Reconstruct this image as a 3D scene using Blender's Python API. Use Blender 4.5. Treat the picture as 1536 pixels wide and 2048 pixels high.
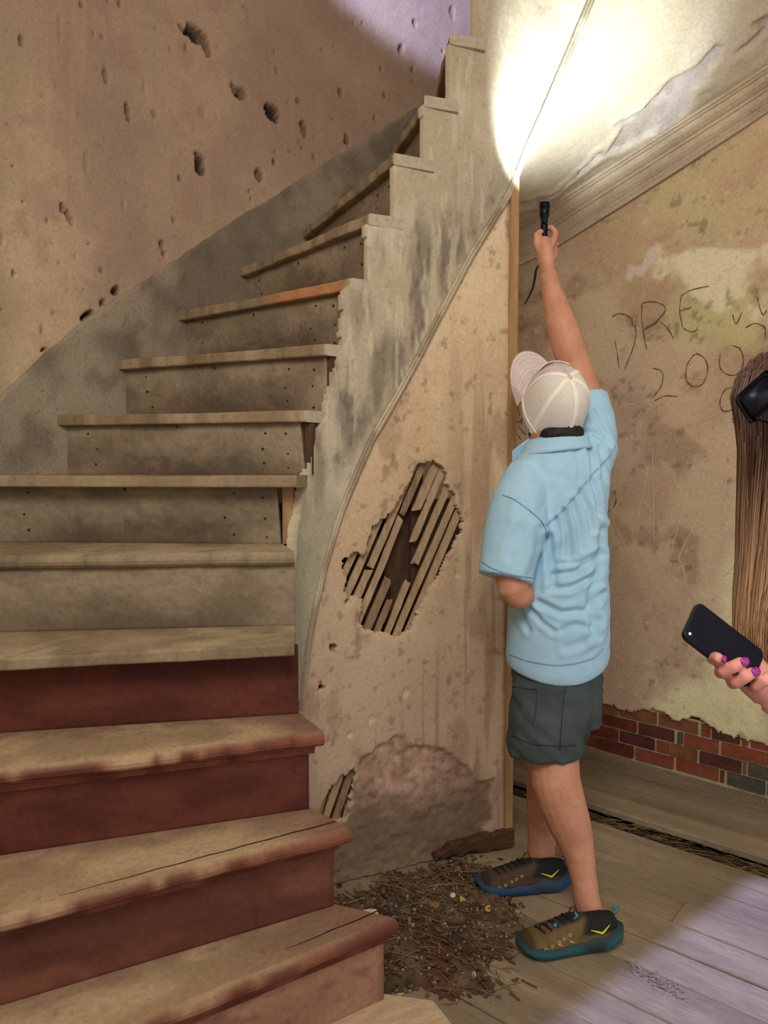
import bpy, bmesh, math, random
import numpy as np
from mathutils import Vector, Matrix

for o in list(bpy.data.objects): bpy.data.objects.remove(o, do_unlink=True)
SC = bpy.context.scene
COL = SC.collection
np.seterr(over='ignore'); random.seed(7); RNG = np.random.default_rng(7)

# ------------------------------------------------------------------ camera, light, exposure
FPX, PITCH, CAMH = 1480.0, math.radians(3.4), 1.29
cam = bpy.data.cameras.new('camera'); camo = bpy.data.objects.new('camera', cam); COL.objects.link(camo)
cam.sensor_fit = 'VERTICAL'; cam.sensor_height = 24.0; cam.lens = FPX / 2048.0 * 24.0
cam.clip_start = 0.02; cam.clip_end = 100
camo.location = (0, 0, CAMH); camo.rotation_euler = (math.pi / 2 - PITCH, 0, 0)
SC.camera = camo
SC.view_settings.view_transform = 'Standard'; SC.view_settings.look = 'None'
SC.view_settings.gamma = 1.0; SC.view_settings.use_curve_mapping = False
SC.view_settings.exposure = 0.0

world = bpy.data.worlds.new('world'); SC.world = world; world.use_nodes = True
bg = world.node_tree.nodes['Background']
bg.inputs['Color'].default_value = (1.0, 0.95, 0.89, 1); bg.inputs['Strength'].default_value = 1.3

def aim(o, target):
    d = Vector(target) - o.location
    o.rotation_euler = d.to_track_quat('-Z', 'Y').to_euler()
def lamp(name, kind, loc, target, energy, color, **kw):
    l = bpy.data.lights.new(name, kind); o = bpy.data.objects.new(name, l); COL.objects.link(o)
    o.location = loc; aim(o, target); l.energy = energy; l.color = color
    for k, v in kw.items(): setattr(l, k, v)
    return o
# added fill lamp, no built source: soft warm light from above and behind the photographer
lamp('camera_side_fill', 'AREA', (0.1, -0.35, 2.75), (0.15, 2.4, 1.1), 66, (1.0, 0.94, 0.87), shape='RECTANGLE', size=1.1, size_y=0.9)
# sky light through the side door (right, behind the camera); the doorway cuts the patch on the floor
lamp('side_door_daylight', 'SPOT', (5.78, 0.14, 6.1), (1.03, 1.62, 0), 4300, (0.36, 0.42, 1.0), spot_size=math.radians(30), spot_blend=0.1, shadow_soft_size=0.05)
# bluish daylight of the upstairs window
lamp('upstairs_window_daylight', 'SPOT', (-0.7, 0.9, 3.62), (0.17, 3.32, 3.66), 800, (0.42, 0.50, 1.0), spot_size=math.radians(29), spot_blend=0.30, shadow_soft_size=0.05)

# ------------------------------------------------------------------ helpers
def ray(x, y):
    u = (x - 768) / FPX; v = (1024 - y) / FPX
    return np.array([u, math.cos(PITCH) + math.sin(PITCH) * v, math.cos(PITCH) * v - math.sin(PITCH)])
def atz(x, y, z):
    d = ray(x, y); return np.array([0, 0, CAMH]) + (z - CAMH) / d[2] * d
def aty(x, y, Y):
    d = ray(x, y); return np.array([0, 0, CAMH]) + Y / d[1] * d
def lin(c):
    out = []
    for v in c[:3]:
        v = v / 255.0
        out.append(v / 12.92 if v <= 0.04045 else ((v + 0.055) / 1.055) ** 2.4)
    return tuple(out)
def L(r, g, b): return np.array(lin((r, g, b)))
def ss(a, b, x):
    t = np.clip((x - a) / (b - a), 0, 1); return t * t * (3 - 2 * t)
def mix(a, b, t):
    a = np.asarray(a, float); b = np.asarray(b, float); t = np.asarray(t, float)
    return a + (b - a) * (t[..., None] if t.ndim else t)

def _h(ix, iy, iz, seed):
    a = ix.astype(np.int64).astype(np.uint32) * np.uint32(0x9E3779B1); b = iy.astype(np.int64).astype(np.uint32) * np.uint32(0x85EBCA77); c = iz.astype(np.int64).astype(np.uint32) * np.uint32(0xC2B2AE3D)
    n = a ^ ((b << np.uint32(13)) | (b >> np.uint32(19))) ^ ((c << np.uint32(7)) | (c >> np.uint32(25))) ^ np.uint32((seed * 2654435761) & 0xffffffff)
    for m in (0x7feb352d, 0x846ca68b):
        n = n ^ (n >> np.uint32(16)); n = n * np.uint32(m); n = n ^ (n >> np.uint32(15))
    return (n & np.uint32(0xffff)) / 65535.0
def vn(x, y, z=None, seed=0):
    x = np.asarray(x, float); y = np.asarray(y, float)
    z = np.zeros_like(x) if z is None else np.asarray(z, float)
    ix, iy, iz = np.floor(x), np.floor(y), np.floor(z)
    fx, fy, fz = x - ix, y - iy, z - iz
    fx = fx * fx * (3 - 2 * fx); fy = fy * fy * (3 - 2 * fy); fz = fz * fz * (3 - 2 * fz)
    r = 0
    for a in (0, 1):
        for b in (0, 1):
            for c in (0, 1):
                w = (fx if a else 1 - fx) * (fy if b else 1 - fy) * (fz if c else 1 - fz)
                r = r + w * _h(ix + a, iy + b, iz + c, seed)
    return r
def fbm(x, y, z=None, seed=0, oct=4):
    r, a, t = 0, 1.0, 0
    for i in range(oct):
        s = 2.03 ** i
        r = r + a * vn(np.asarray(x) * s, np.asarray(y) * s, None if z is None else np.asarray(z) * s, seed + i * 17)
        t += a; a *= 0.5
    return r / t
def inpoly(px, py, poly):
    r = np.zeros(np.shape(px), bool); n = len(poly)
    for i in range(n):
        x1, y1 = poly[i]; x2, y2 = poly[(i + 1) % n]
        if y1 == y2: continue
        c = ((y1 > py) != (y2 > py)) & (px < (x2 - x1) * (py - y1) / (y2 - y1) + x1)
        r ^= c
    return r
def distpoly(px, py, poly, closed=True):
    d = np.full(np.shape(px), 1e9); n = len(poly)
    for i in range(n if closed else n - 1):
        x1, y1 = poly[i]; x2, y2 = poly[(i + 1) % n]
        dx, dy = x2 - x1, y2 - y1; l = dx * dx + dy * dy + 1e-12
        t = np.clip(((px - x1) * dx + (py - y1) * dy) / l, 0, 1)
        d = np.minimum(d, np.hypot(px - x1 - t * dx, py - y1 - t * dy))
    return d
def sdpoly(px, py, poly): return np.where(inpoly(px, py, poly), -1, 1) * distpoly(px, py, poly)

class Path:
    def __init__(s, pts, n=24):
        P = [np.array(p, float) for p in pts]; P = [2 * P[0] - P[1]] + P + [2 * P[-1] - P[-2]]; q = []
        for i in range(1, len(P) - 2):
            a, b, c, d = P[i - 1:i + 3]
            for k in range(n):
                t = k / n
                q.append(.5 * ((2 * b) + (c - a) * t + (2 * a - 5 * b + 4 * c - d) * t * t + (3 * b - a - 3 * c + d) * t ** 3))
        q.append(P[-2]); s.q = np.array(q)
        s.s = np.concatenate([[0], np.cumsum(np.linalg.norm(np.diff(s.q, axis=0), axis=1))]); s.len = s.s[-1]
        t = np.gradient(s.q, axis=0); s.t = t / np.linalg.norm(t, axis=1)[:, None]
    def at(s, v): return np.stack([np.interp(v, s.s, s.q[:, i]) for i in range(s.q.shape[1])], -1)
    def nrm(s, v):
        t = np.stack([np.interp(v, s.s, s.t[:, i]) for i in (0, 1)], -1); t /= np.linalg.norm(t, axis=-1)[..., None]
        return np.stack([t[..., 1], -t[..., 0]], -1)
    def p3(s, v, z, d=0.0):
        v = np.asarray(v, float); a = s.at(v)[..., :2] + s.nrm(v) * np.asarray(d)[..., None]
        return np.concatenate([a, (np.asarray(z) + np.zeros(v.shape))[..., None]], -1)
    def hit(s, x, y, smin=-1e9, smax=1e9):
        d = ray(x, y); a = s.q[:-1, :2]; b = s.q[1:, :2]
        ca = a[:, 0] * d[1] - a[:, 1] * d[0]; cb = b[:, 0] * d[1] - b[:, 1] * d[0]
        for i in np.where((ca * cb <= 0) & (s.s[:-1] >= smin) & (s.s[1:] <= smax))[0]:
            t = ca[i] / (ca[i] - cb[i] + 1e-15); p = a[i] + t * (b[i] - a[i])
            if p[1] > 0.3: return s.s[i] + t * (s.s[i + 1] - s.s[i]), CAMH + p[1] / d[1] * d[2]
        return None
    def poly(s, pts, **k): return [h for h in (s.hit(x, y, **k) for x, y in pts) if h]
    def near(s, x, y): return s.s[np.argmin(np.hypot(s.q[:, 0] - x, s.q[:, 1] - y))]

# materials -----------------------------------------------------------------------------
MATS = {}
def mat(name, c=(128, 128, 128), c2=None, scale=8.0, rough=0.8, bump=0.0, bscale=60.0, attr=False, metal=0.0, stretch=(1, 1, 1), fine=0.12, spec=0.3, coat=0.0, alpha=1.0, detail=6.0, rotz=None, speck=0.0, sscale=38.0):
    if name in MATS: return MATS[name]
    m = bpy.data.materials.new(name); m.use_nodes = True; nt = m.node_tree; N = nt.nodes; K = nt.links
    b = N['Principled BSDF']; b.inputs['Roughness'].default_value = rough; b.inputs['Metallic'].default_value = metal
    b.inputs['Specular IOR Level'].default_value = spec; b.inputs['Coat Weight'].default_value = coat
    tc = N.new('ShaderNodeTexCoord'); mp = N.new('ShaderNodeMapping'); mp.inputs['Scale'].default_value = stretch
    if rotz is not None:
        mp.vector_type = 'TEXTURE'; mp.inputs['Rotation'].default_value = (0, 0, rotz)
    K.new(tc.outputs['Object'], mp.inputs['Vector'])
    if attr:
        at = N.new('ShaderNodeAttribute'); at.attribute_name = 'Col'; src = at.outputs['Color']
    else:
        no = N.new('ShaderNodeTexNoise'); no.inputs['Scale'].default_value = scale; no.inputs['Detail'].default_value = detail
        no.inputs['Roughness'].default_value = 0.62
        K.new(mp.outputs['Vector'], no.inputs['Vector'])
        cr = N.new('ShaderNodeValToRGB'); cr.color_ramp.elements[0].position = 0.32; cr.color_ramp.elements[1].position = 0.68
        cr.color_ramp.elements[0].color = (*lin(c), 1); cr.color_ramp.elements[1].color = (*lin(c2 or c), 1)
        K.new(no.outputs['Fac'], cr.inputs['Fac']); src = cr.outputs['Color']
    if fine > 0:
        n2 = N.new('ShaderNodeTexNoise'); n2.inputs['Scale'].default_value = bscale * 2.2; n2.inputs['Detail'].default_value = 5
        K.new(mp.outputs['Vector'], n2.inputs['Vector'])
        mr = N.new('ShaderNodeMapRange'); mr.inputs[1].default_value = 0.3; mr.inputs[2].default_value = 0.7
        mr.inputs[3].default_value = 1 - fine; mr.inputs[4].default_value = 1 + fine
        K.new(n2.outputs['Fac'], mr.inputs[0])
        mx = N.new('ShaderNodeMix'); mx.data_type = 'RGBA'; mx.blend_type = 'MULTIPLY'; mx.inputs[0].default_value = 1
        cb = N.new('ShaderNodeCombineColor')
        for i in range(3): K.new(mr.outputs[0], cb.inputs[i])
        K.new(src, mx.inputs[6]); K.new(cb.outputs[0], mx.inputs[7]); src = mx.outputs[2]
    if speck > 0:
        n4 = N.new('ShaderNodeTexNoise'); n4.inputs['Scale'].default_value = sscale; n4.inputs['Detail'].default_value = 3
        K.new(tc.outputs['Object'], n4.inputs['Vector'])
        m4 = N.new('ShaderNodeMapRange'); m4.inputs[1].default_value = 0.62; m4.inputs[2].default_value = 0.70; m4.inputs[3].default_value = 0; m4.inputs[4].default_value = speck
        K.new(n4.outputs['Fac'], m4.inputs[0])
        x4 = N.new('ShaderNodeMix'); x4.data_type = 'RGBA'; K.new(m4.outputs[0], x4.inputs[0]); K.new(src, x4.inputs[6]); x4.inputs[7].default_value = (*lin((74, 56, 42)), 1); src = x4.outputs[2]
    K.new(src, b.inputs['Base Color'])
    if bump > 0:
        nb = N.new('ShaderNodeTexNoise'); nb.inputs['Scale'].default_value = bscale; nb.inputs['Detail'].default_value = 6
        K.new(mp.outputs['Vector'], nb.inputs['Vector'])
        bp = N.new('ShaderNodeBump'); bp.inputs['Strength'].default_value = bump; bp.inputs['Distance'].default_value = 0.004
        K.new(nb.outputs['Fac'], bp.inputs['Height']); K.new(bp.outputs['Normal'], b.inputs['Normal'])
    MATS[name] = m; return m

# object builders -------------------------------------------------------------------------
def obj(name, V, F, m, parent=None, smooth=False, cols=None):
    me = bpy.data.meshes.new(name)
    V = np.asarray(V, float)
    me.from_pydata(V.tolist() if len(V) else [], [], F.tolist() if isinstance(F, np.ndarray) else F)
    if cols is not None:
        a = me.color_attributes.new('Col', 'FLOAT_COLOR', 'POINT')
        c = np.ones((len(V), 4), np.float32); c[:, :3] = np.clip(cols, 0, 1); a.data.foreach_set('color', c.ravel())
    me.validate(); me.update()
    if smooth: me.polygons.foreach_set('use_smooth', np.ones(len(me.polygons), bool))
    if m: me.materials.append(m)
    o = bpy.data.objects.new(name, me); COL.objects.link(o)
    if parent:
        o.parent = parent; o.matrix_parent_inverse = Matrix.Translation(-Vector(parent.location)) if parent.type == 'EMPTY' else Matrix()
    return o
def tag(o, label=None, cat=None, group=None, kind=None):
    if label: o['label'] = label
    if cat: o['category'] = cat
    if group: o['group'] = group
    if kind: o['kind'] = kind
    return o
def empty(name, loc, label=None, cat=None, group=None, kind=None):
    o = bpy.data.objects.new(name, None); COL.objects.link(o); o.location = loc; o.empty_display_size = .05
    return tag(o, label, cat, group, kind)
def gridfaces(nu, nv, wrap_u=False, off=0):
    F = []
    for i in range(nu if wrap_u else nu - 1):
        i2 = (i + 1) % nu
        for j in range(nv - 1): F.append((off + i * nv + j, off + i2 * nv + j, off + i2 * nv + j + 1, off + i * nv + j + 1))
    return F
def boxv(c, half, rot=None):
    c = np.asarray(c, float); R = np.eye(3) if rot is None else np.asarray(rot)
    V = [c + R @ (np.array([x, y, z]) * half) for x in (-1, 1) for y in (-1, 1) for z in (-1, 1)]
    F = [(0, 1, 3, 2), (4, 6, 7, 5), (0, 4, 5, 1), (2, 3, 7, 6), (0, 2, 6, 4), (1, 5, 7, 3)]
    return V, F
class MB:
    def __init__(s): s.V = []; s.F = []
    def add(s, V, F):
        o = len(s.V); s.V += [np.asarray(v, float) for v in V]; s.F += [tuple(i + o for i in f) for f in F]; return s
    def box(s, c, half, rot=None): return s.add(*boxv(c, half, rot))
    def tube(s, pts, rad, n=8, cap=True, flat=1.0):
        pts = [np.asarray(p, float) for p in pts]; m = len(pts); rad = [rad] * m if np.isscalar(rad) else rad
        V = []; up = None
        for i, p in enumerate(pts):
            t = pts[min(i + 1, m - 1)] - pts[max(i - 1, 0)]; t = t / (np.linalg.norm(t) + 1e-12)
            if up is None:
                up = np.array([0, 0, 1.]) if abs(t[2]) < .9 else np.array([1., 0, 0])
            a = np.cross(t, up); a /= np.linalg.norm(a); up = np.cross(a, t)
            for k in range(n):
                w = 2 * math.pi * k / n; V.append(p + rad[i] * (math.cos(w) * a + flat * math.sin(w) * up))
        F = []
        for i in range(m - 1):
            for k in range(n): F.append((i * n + k, i * n + (k + 1) % n, (i + 1) * n + (k + 1) % n, (i + 1) * n + k))
        if cap: F += [tuple(range(n))[::-1], tuple((m - 1) * n + k for k in range(n))]
        return s.add(V, F)
    def ring(s, rings, cap=True):
        n = len(rings[0]); V = [p for r in rings for p in r]; F = []
        for i in range(len(rings) - 1):
            for k in range(n): F.append((i * n + k, i * n + (k + 1) % n, (i + 1) * n + (k + 1) % n, (i + 1) * n + k))
        if cap: F += [tuple(range(n))[::-1], tuple((len(rings) - 1) * n + k for k in range(n))]
        return s.add(V, F)
    def build(s, name, m, parent=None, smooth=False, cols=None): return obj(name, s.V, s.F, m, parent, smooth, cols)

def surface(name, path, s0, s1, z0, z1, res, depth, color, keep, m, parent=None, thick=0.02, rimcol=None, smooth=True):
    """a plaster skin on a vertical curved wall: real relief (depth), broken edges (keep), paint and stains (color)"""
    ns = max(2, int((s1 - s0) / res) + 1); nz = max(2, int((z1 - z0) / res) + 1)
    S, Z = np.meshgrid(np.linspace(s0, s1, ns), np.linspace(z0, z1, nz), indexing='ij')
    D = depth(S, Z); P = path.p3(S, Z, D).reshape(-1, 3); Cc = color(S, Z, D).reshape(-1, 3)
    Sc = (S[:-1, :-1] + S[1:, 1:]) / 2; Zc = (Z[:-1, :-1] + Z[1:, 1:]) / 2
    kp = keep(Sc, Zc)
    I = np.arange(ns * nz).reshape(ns, nz)
    a, b, c, d = I[:-1, :-1], I[1:, :-1], I[1:, 1:], I[:-1, 1:]
    F = np.stack([a[kp], b[kp], c[kp], d[kp]], -1)
    nv = len(P); B = path.p3(S, Z, D - thick).reshape(-1, 3)
    pad = np.pad(kp, 1); ed = []
    for (v1, v2, dx, dy) in ((a, b, 0, -1), (b, c, 1, 0), (c, d, 0, 1), (d, a, -1, 0)):
        nb = pad[1 + dx:1 + dx + kp.shape[0], 1 + dy:1 + dy + kp.shape[1]]; e = kp & ~nb
        ed.append(np.stack([v2[e], v1[e], v1[e] + nv, v2[e] + nv], -1))
    F = np.concatenate([F] + ed); V = np.concatenate([P, B])
    rc = np.broadcast_to(np.asarray(rimcol if rimcol is not None else L(140, 118, 95)), Cc.shape)
    Cc = np.concatenate([Cc, rc])
    u, inv = np.unique(F.ravel(), return_inverse=True)
    return obj(name, V[u], inv.reshape(-1, 4), m, parent, smooth, Cc[u])

def bake(name, mb, voxel, sm, m, parent=None, disp=None, col=None, post=None):
    """fuse the closed shapes of a mesh builder into one continuous smooth surface"""
    t = mb.build('tmp', None); r = t.modifiers.new('r', 'REMESH'); r.mode = 'VOXEL'; r.voxel_size = voxel
    s = t.modifiers.new('s', 'SMOOTH'); s.factor = .5; s.iterations = sm
    dg = bpy.context.evaluated_depsgraph_get(); e = t.evaluated_get(dg); me = bpy.data.meshes.new_from_object(e)
    n = len(me.vertices); V = np.empty(n * 3); me.vertices.foreach_get('co', V); V = V.reshape(-1, 3)
    N = np.empty(n * 3, np.float32); me.vertices.foreach_get('normal', N); N = N.reshape(-1, 3).astype(float)
    F = [tuple(p.vertices) for p in me.polygons]
    om = t.data; bpy.data.objects.remove(t, do_unlink=True); bpy.data.meshes.remove(om); bpy.data.meshes.remove(me)
    if disp is not None: V = V + N * disp(V, N)[:, None]
    if post is not None: V = post(V, N)
    return obj(name, V, F, m, parent, True, None if col is None else col(V, N))

# ------------------------------------------------------------------ plan of the stair hall
# inner curve (string and spandrel wall under the stair) and outer curve (wall of the stair well)
CI = Path([(0.0, 1.63), (-.115, 1.665), (-.18, 1.73), (-.22, 1.83), (-.245, 1.94), (-.258, 2.05), (-.232, 2.135), (-.172, 2.195), (-.10, 2.235),
           (.02, 2.285), (.13, 2.34), (.27, 2.40), (.43, 2.463), (.56, 2.49), (.70, 2.46), (.81, 2.37), (.87, 2.22), (.88, 2.05), (.86, 1.85)])
WO = Path([(-1.32, -1.2), (-1.33, 0), (-1.33, .8), (-1.30, 1.5), (-1.22, 1.95), (-1.13, 2.2), (-1.03, 2.345), (-.905, 2.51), (-.75, 2.70), (-.55, 2.86),
           (-.33, 3.01), (-.09, 3.16), (.17, 3.32), (.42, 3.475), (.60, 3.555), (.78, 3.475), (.944, 3.321), (1.2, 3.083), (1.495, 2.809), (1.9, 2.435), (2.5, 1.88), (3.2, 1.23)])
S_TAN = CI.near(-.258, 2.05); S_POST = CI.near(.425, 2.461); W_MID = WO.near(.60, 3.555)
chit = lambda x, y: CI.hit(x, y, smin=S_TAN)
cpoly = lambda pts: CI.poly(pts, smin=S_TAN)

# heights of the treads
ZK = {k: .088 + .197 * k for k in range(0, 7)}
NPX = {7: (605, 820), 8: (648, 688), 9: (700, 557), 10: (735, 428), 11: (785, 308), 12: (847, 193), 13: (895, 68)}
NI = {1: (.036, 1.595), 2: (-.071, 1.614), 3: (-.137, 1.679), 4: (-.212, 1.723), 5: (-.232, 1.906), 6: (-.240, 2.035)}
NS = {}
for k, p in NPX.items():
    s_, z_ = chit(*p); NS[k] = s_; ZK[k] = z_; NI[k] = tuple(CI.p3(np.array(s_), z_, np.array(.010))[:2])
for k in range(14, 19):
    NS[k] = NS[k - 1] + .092; ZK[k] = ZK[k - 1] + .195; NI[k] = tuple(CI.p3(np.array(NS[k]), 0, np.array(.010))[:2])
OO = {1: (-1.34, .69), 2: (-1.34, .95), 3: (-1.335, 1.275), 4: (-1.31, 1.50), 5: (-1.265, 1.79), 6: (-1.175, 2.10)}
so = None
for k, p in {7: (107, 823), 8: (228, 714), 9: (352, 620), 10: (478, 533), 11: (603, 453)}.items():
    so = WO.hit(*p)[0]; OO[k] = tuple(WO.at(so))
for k in range(12, 19):
    so += .285; OO[k] = tuple(WO.at(so))

# bead that separates string and spandrel (lower edge of the carriage)
BEAD = cpoly([(597, 1420), (605, 1330), (640, 1150), (680, 1020), (740, 880), (830, 720), (940, 510), (1015, 390), (1055, 290), (1085, 225), (1110, 170)])
for i in range(6):
    BEAD.append((BEAD[-1][0] + .085, BEAD[-1][1] + .195))
BS = np.array([b[0] for b in BEAD]); BZ = np.array([b[1] for b in BEAD])
zbead = lambda s: np.interp(s, BS, BZ)

# ------------------------------------------------------------------ plaster of the outer wall, left: tan, pocked with holes
PLA = mat('old_plaster', attr=True, rough=.92, bump=.35, bscale=45, fine=.10, speck=.17)
HOLES = [(175, 630, 20, 7, -32, .05), (232, 581, 14, 9, -30, .05), (205, 606, 10, 5, -35, .03), (694, 284, 9, 6, 0, .04), (90, 698, 9, 4, -35, .03), (388, 66, 26, 17, 20, .05), (408, 80, 20, 13, 50, .035), (417, 99, 9, 13, 0, .02), (366, 58, 14, 6, 30, .02), (372, 94, 4, 9, 0, .012), (343, 98, 7, 9, 0, .006), (42, 82, 9, 12, 0, .02), (212, 150, 9, 24, -8, .010), (257, 226, 8, 19, -20, .04),
         (291, 172, 4, 14, 0, .006), (311, 229, 11, 9, 0, .008), (405, 221, 13, 17, 0, .006), (478, 183, 24, 13, 20, .028), (480, 187, 9, 6, 0, .06), (548, 227, 19, 17, 10, .075), (535, 216, 9, 10, 0, .06),
         (607, 256, 9, 17, -18, .03), (595, 202, 8, 6, 0, .02), (401, 332, 13, 22, -5, .055), (394, 312, 6, 10, 0, .04), (519, 349, 10, 15, -15, .028), (548, 323, 6, 7, 0, .025), (124, 414, 6, 9, -30, .07), (140, 436, 8, 17, -35, .022),
         (323, 490, 7, 12, -10, .018), (328, 508, 9, 8, 0, .02), (172, 322, 7, 22, 0, .006), (682, 184, 7, 7, 0, .02), (693, 275, 7, 8, 0, .022), (28, 546, 6, 8, 0, .012), (360, 355, 6, 6, 0, .015), (347, 440, 6, 8, 0, .01),
         (603, 296, 4, 4, 0, .012), (500, 381, 4, 4, 0, .012), (628, 315, 4, 8, -20, .012), (203, 542, 5, 7, 0, .01), (246, 410, 4, 8, 0, .008), (150, 515, 5, 5, 0, .008), (84, 660, 4, 9, 0, .01), (750, 235, 4, 7, 0, .015), (770, 190, 5, 5, 0, .012), (830, 46, 5, 9, -20, .014), (905, 25, 8, 14, 0, .008), (803, 98, 8, 12, 30, .014), (724, 45, 3, 5, 0, .01), (708, 45, 3, 5, 0, .008), (555, 140, 5, 6, 0, .008), (644, 100, 6, 5, 0, .006), (240, 8, 8, 10, 0, .012), (163, 8, 6, 9, 0, .012), (2, 480, 5, 14, 0, .02), (120, 58, 8, 26, 0, .004), (825, 140, 4, 5, 0, .012), (826, 160, 3, 5, 0, .01)]
rs = random.Random(3)
for i in range(150):
    HOLES.append((rs.uniform(-60, 960), rs.uniform(-80, 740), rs.uniform(1.5, 4.5), rs.uniform(1.5, 5), 0, rs.uniform(.004, .012)))
HW = []
for (x, y, a, b, ang, dp) in HOLES:
    h = WO.hit(x, y, smax=W_MID)
    if h:
        yy = WO.at(h[0])[1]; HW.append((h[0], h[1], a * yy / FPX, b * yy / FPX, math.radians(-ang), dp))
def holes(S, Z):
    d = np.zeros(S.shape); wob = (fbm(S * 45, Z * 45, seed=5) - .5) * .9
    for (s, z, a, b, an, dp) in HW:
        m = (abs(S - s) < 2 * max(a, b)) & (abs(Z - z) < 2 * max(a, b))
        if not m.any(): continue
        u = (S[m] - s) * 1.25; v = Z[m] - z
        q = np.hypot((u * math.cos(an) + v * math.sin(an)) / a, (-u * math.sin(an) + v * math.cos(an)) / b) + wob[m]
        d[m] = np.maximum(d[m], dp * np.clip((1.0 - q) / .35, 0, 1))
    return d
def wl_depth(S, Z):
    return (fbm(S * 3, Z * 3, seed=1) - .5) * .012 + (fbm(S * 14, Z * 14, seed=2) - .5) * .004 - holes(S, Z)
def wl_color(S, Z, D):
    n = fbm(S * 2.2, Z * 2.2, seed=11); n2 = fbm(S * 9, Z * 9, seed=12); n3 = fbm(S * 40, Z * 40, seed=13)
    c = mix(L(164, 144, 114), L(192, 171, 136), ss(.35, .65, n)); c = mix(c, L(150, 126, 104), ss(.52, .75, n2) * .55)
    st = fbm(S * 26, Z * 2.2, seed=14); c = mix(c, L(198, 170, 130), ss(.58, .75, st) * .35)
    c = mix(c, L(160, 132, 116), ss(2.6, 3.4, S + Z * .15 - .9) * .6)
    h = holes(S, Z); c = mix(c, L(126, 104, 82), ss(.003, .012, h)); c = mix(c, L(52, 40, 32), ss(.025, .05, h))
    return c
sA, sB = WO.near(-1.30, 1.5), W_MID
wall_left = surface('wall_left', WO, sA, sB, 1.15, 3.75, .0068, wl_depth, wl_color, lambda S, Z: np.ones(S.shape, bool), PLA, thick=.0)
tag(wall_left, 'curved tan plaster wall pocked with holes above the staircase', kind='structure')
def plainwall(name, path, s0, s1, z0, z1, m, d=-.03, step=.08):
    ns = int((s1 - s0) / step) + 2; S = np.linspace(s0, s1, ns); V = []
    for s in S:
        for z in (z0, z1):
            for dd in (d, d - .12): V.append(path.p3(np.array(s), z, np.array(dd)))
    F = []
    for i in range(ns - 1):
        a = i * 4; b = a + 4
        F += [(a, b, b + 2, a + 2), (a + 1, a + 3, b + 3, b + 1), (a + 2, b + 2, b + 3, a + 3), (a, a + 1, b + 1, b)]
    F += [(0, 2, 3, 1), (4 * ns - 4, 4 * ns - 3, 4 * ns - 1, 4 * ns - 2)]
    return obj(name, V, F, m)
PLM = mat('plain_plaster', (158, 128, 98), (188, 156, 120), scale=3, rough=.92, bump=.3, bscale=45)
DARK = mat('dark_masonry', (60, 48, 40), (84, 68, 56), scale=8, rough=.95, bump=.4)
tag(plainwall('wall_left_rear', WO, sA, sB, 0, 3.8, DARK, d=-.085), 'masonry behind the plaster of the stair well', kind='structure')
tag(plainwall('wall_left_near', WO, 0, sA + .01, 0, 3.75, PLM, d=0), 'tan plaster wall beside the foot of the stairs', kind='structure')

# skirting that climbs the wall along the stairs
SKT = [h for h in (WO.hit(x, y, smax=W_MID) for x, y in [(0, 792), (90, 705), (180, 632), (265, 575), (350, 520), (450, 452), (560, 385), (680, 307), (740, 270), (820, 222), (890, 182)])]
SKS = np.array([h[0] for h in SKT]); SKZ = np.array([h[1] for h in SKT])
def skz(s):
    a = (SKZ[-1] - SKZ[-4]) / (SKS[-1] - SKS[-4]); b = (SKZ[3] - SKZ[0]) / (SKS[3] - SKS[0])
    return np.where(s > SKS[-1], SKZ[-1] + (s - SKS[-1]) * a, np.where(s < SKS[0], SKZ[0] + (s - SKS[0]) * b, np.interp(s, SKS, SKZ)))
def sk_color(S, T, D):
    c = mix(L(118, 106, 90), L(148, 136, 116), ss(.35, .65, fbm(S * 6, T * 6, seed=31))); c = mix(c, L(100, 86, 70), ss(.55, .72, fbm(S * 14, T * 14, seed=32)) * .5); return c
s0k, s1k = WO.near(-1.31, 1.3), W_MID
nS, nT = 260, 40
Sg, Tg = np.meshgrid(np.linspace(s0k, s1k, nS), np.linspace(0, 1, nT), indexing='ij')
top = skz(Sg) + (fbm(Sg * 30, Sg * 0, seed=34) - .5) * .012; Zg = top - (1 - Tg) * .62
Pk = WO.p3(Sg, Zg, .014 + (fbm(Sg * 4, Tg * 3, seed=35) - .5) * .006).reshape(-1, 3)
Ptop = WO.p3(Sg[:, -1], top[:, -1] + .002, np.full(nS, -.04))
Vk = np.concatenate([Pk, Ptop]); Fk = gridfaces(nS, nT) + [(i * nT + nT - 1, (i + 1) * nT + nT - 1, nS * nT + i + 1, nS * nT + i) for i in range(nS - 1)]
ck = np.concatenate([sk_color(Sg, Zg, 0).reshape(-1, 3), np.broadcast_to(L(90, 76, 62), (nS, 3))])
SKM = mat('dusty_paint', attr=True, rough=.85, bump=.25, bscale=50, fine=.14, speck=.3, sscale=60)
tag(obj('baseboard_left', Vk, Fk, SKM, None, True, ck), 'dusty grey skirting climbing the curved wall beside the stairs', kind='structure')

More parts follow.
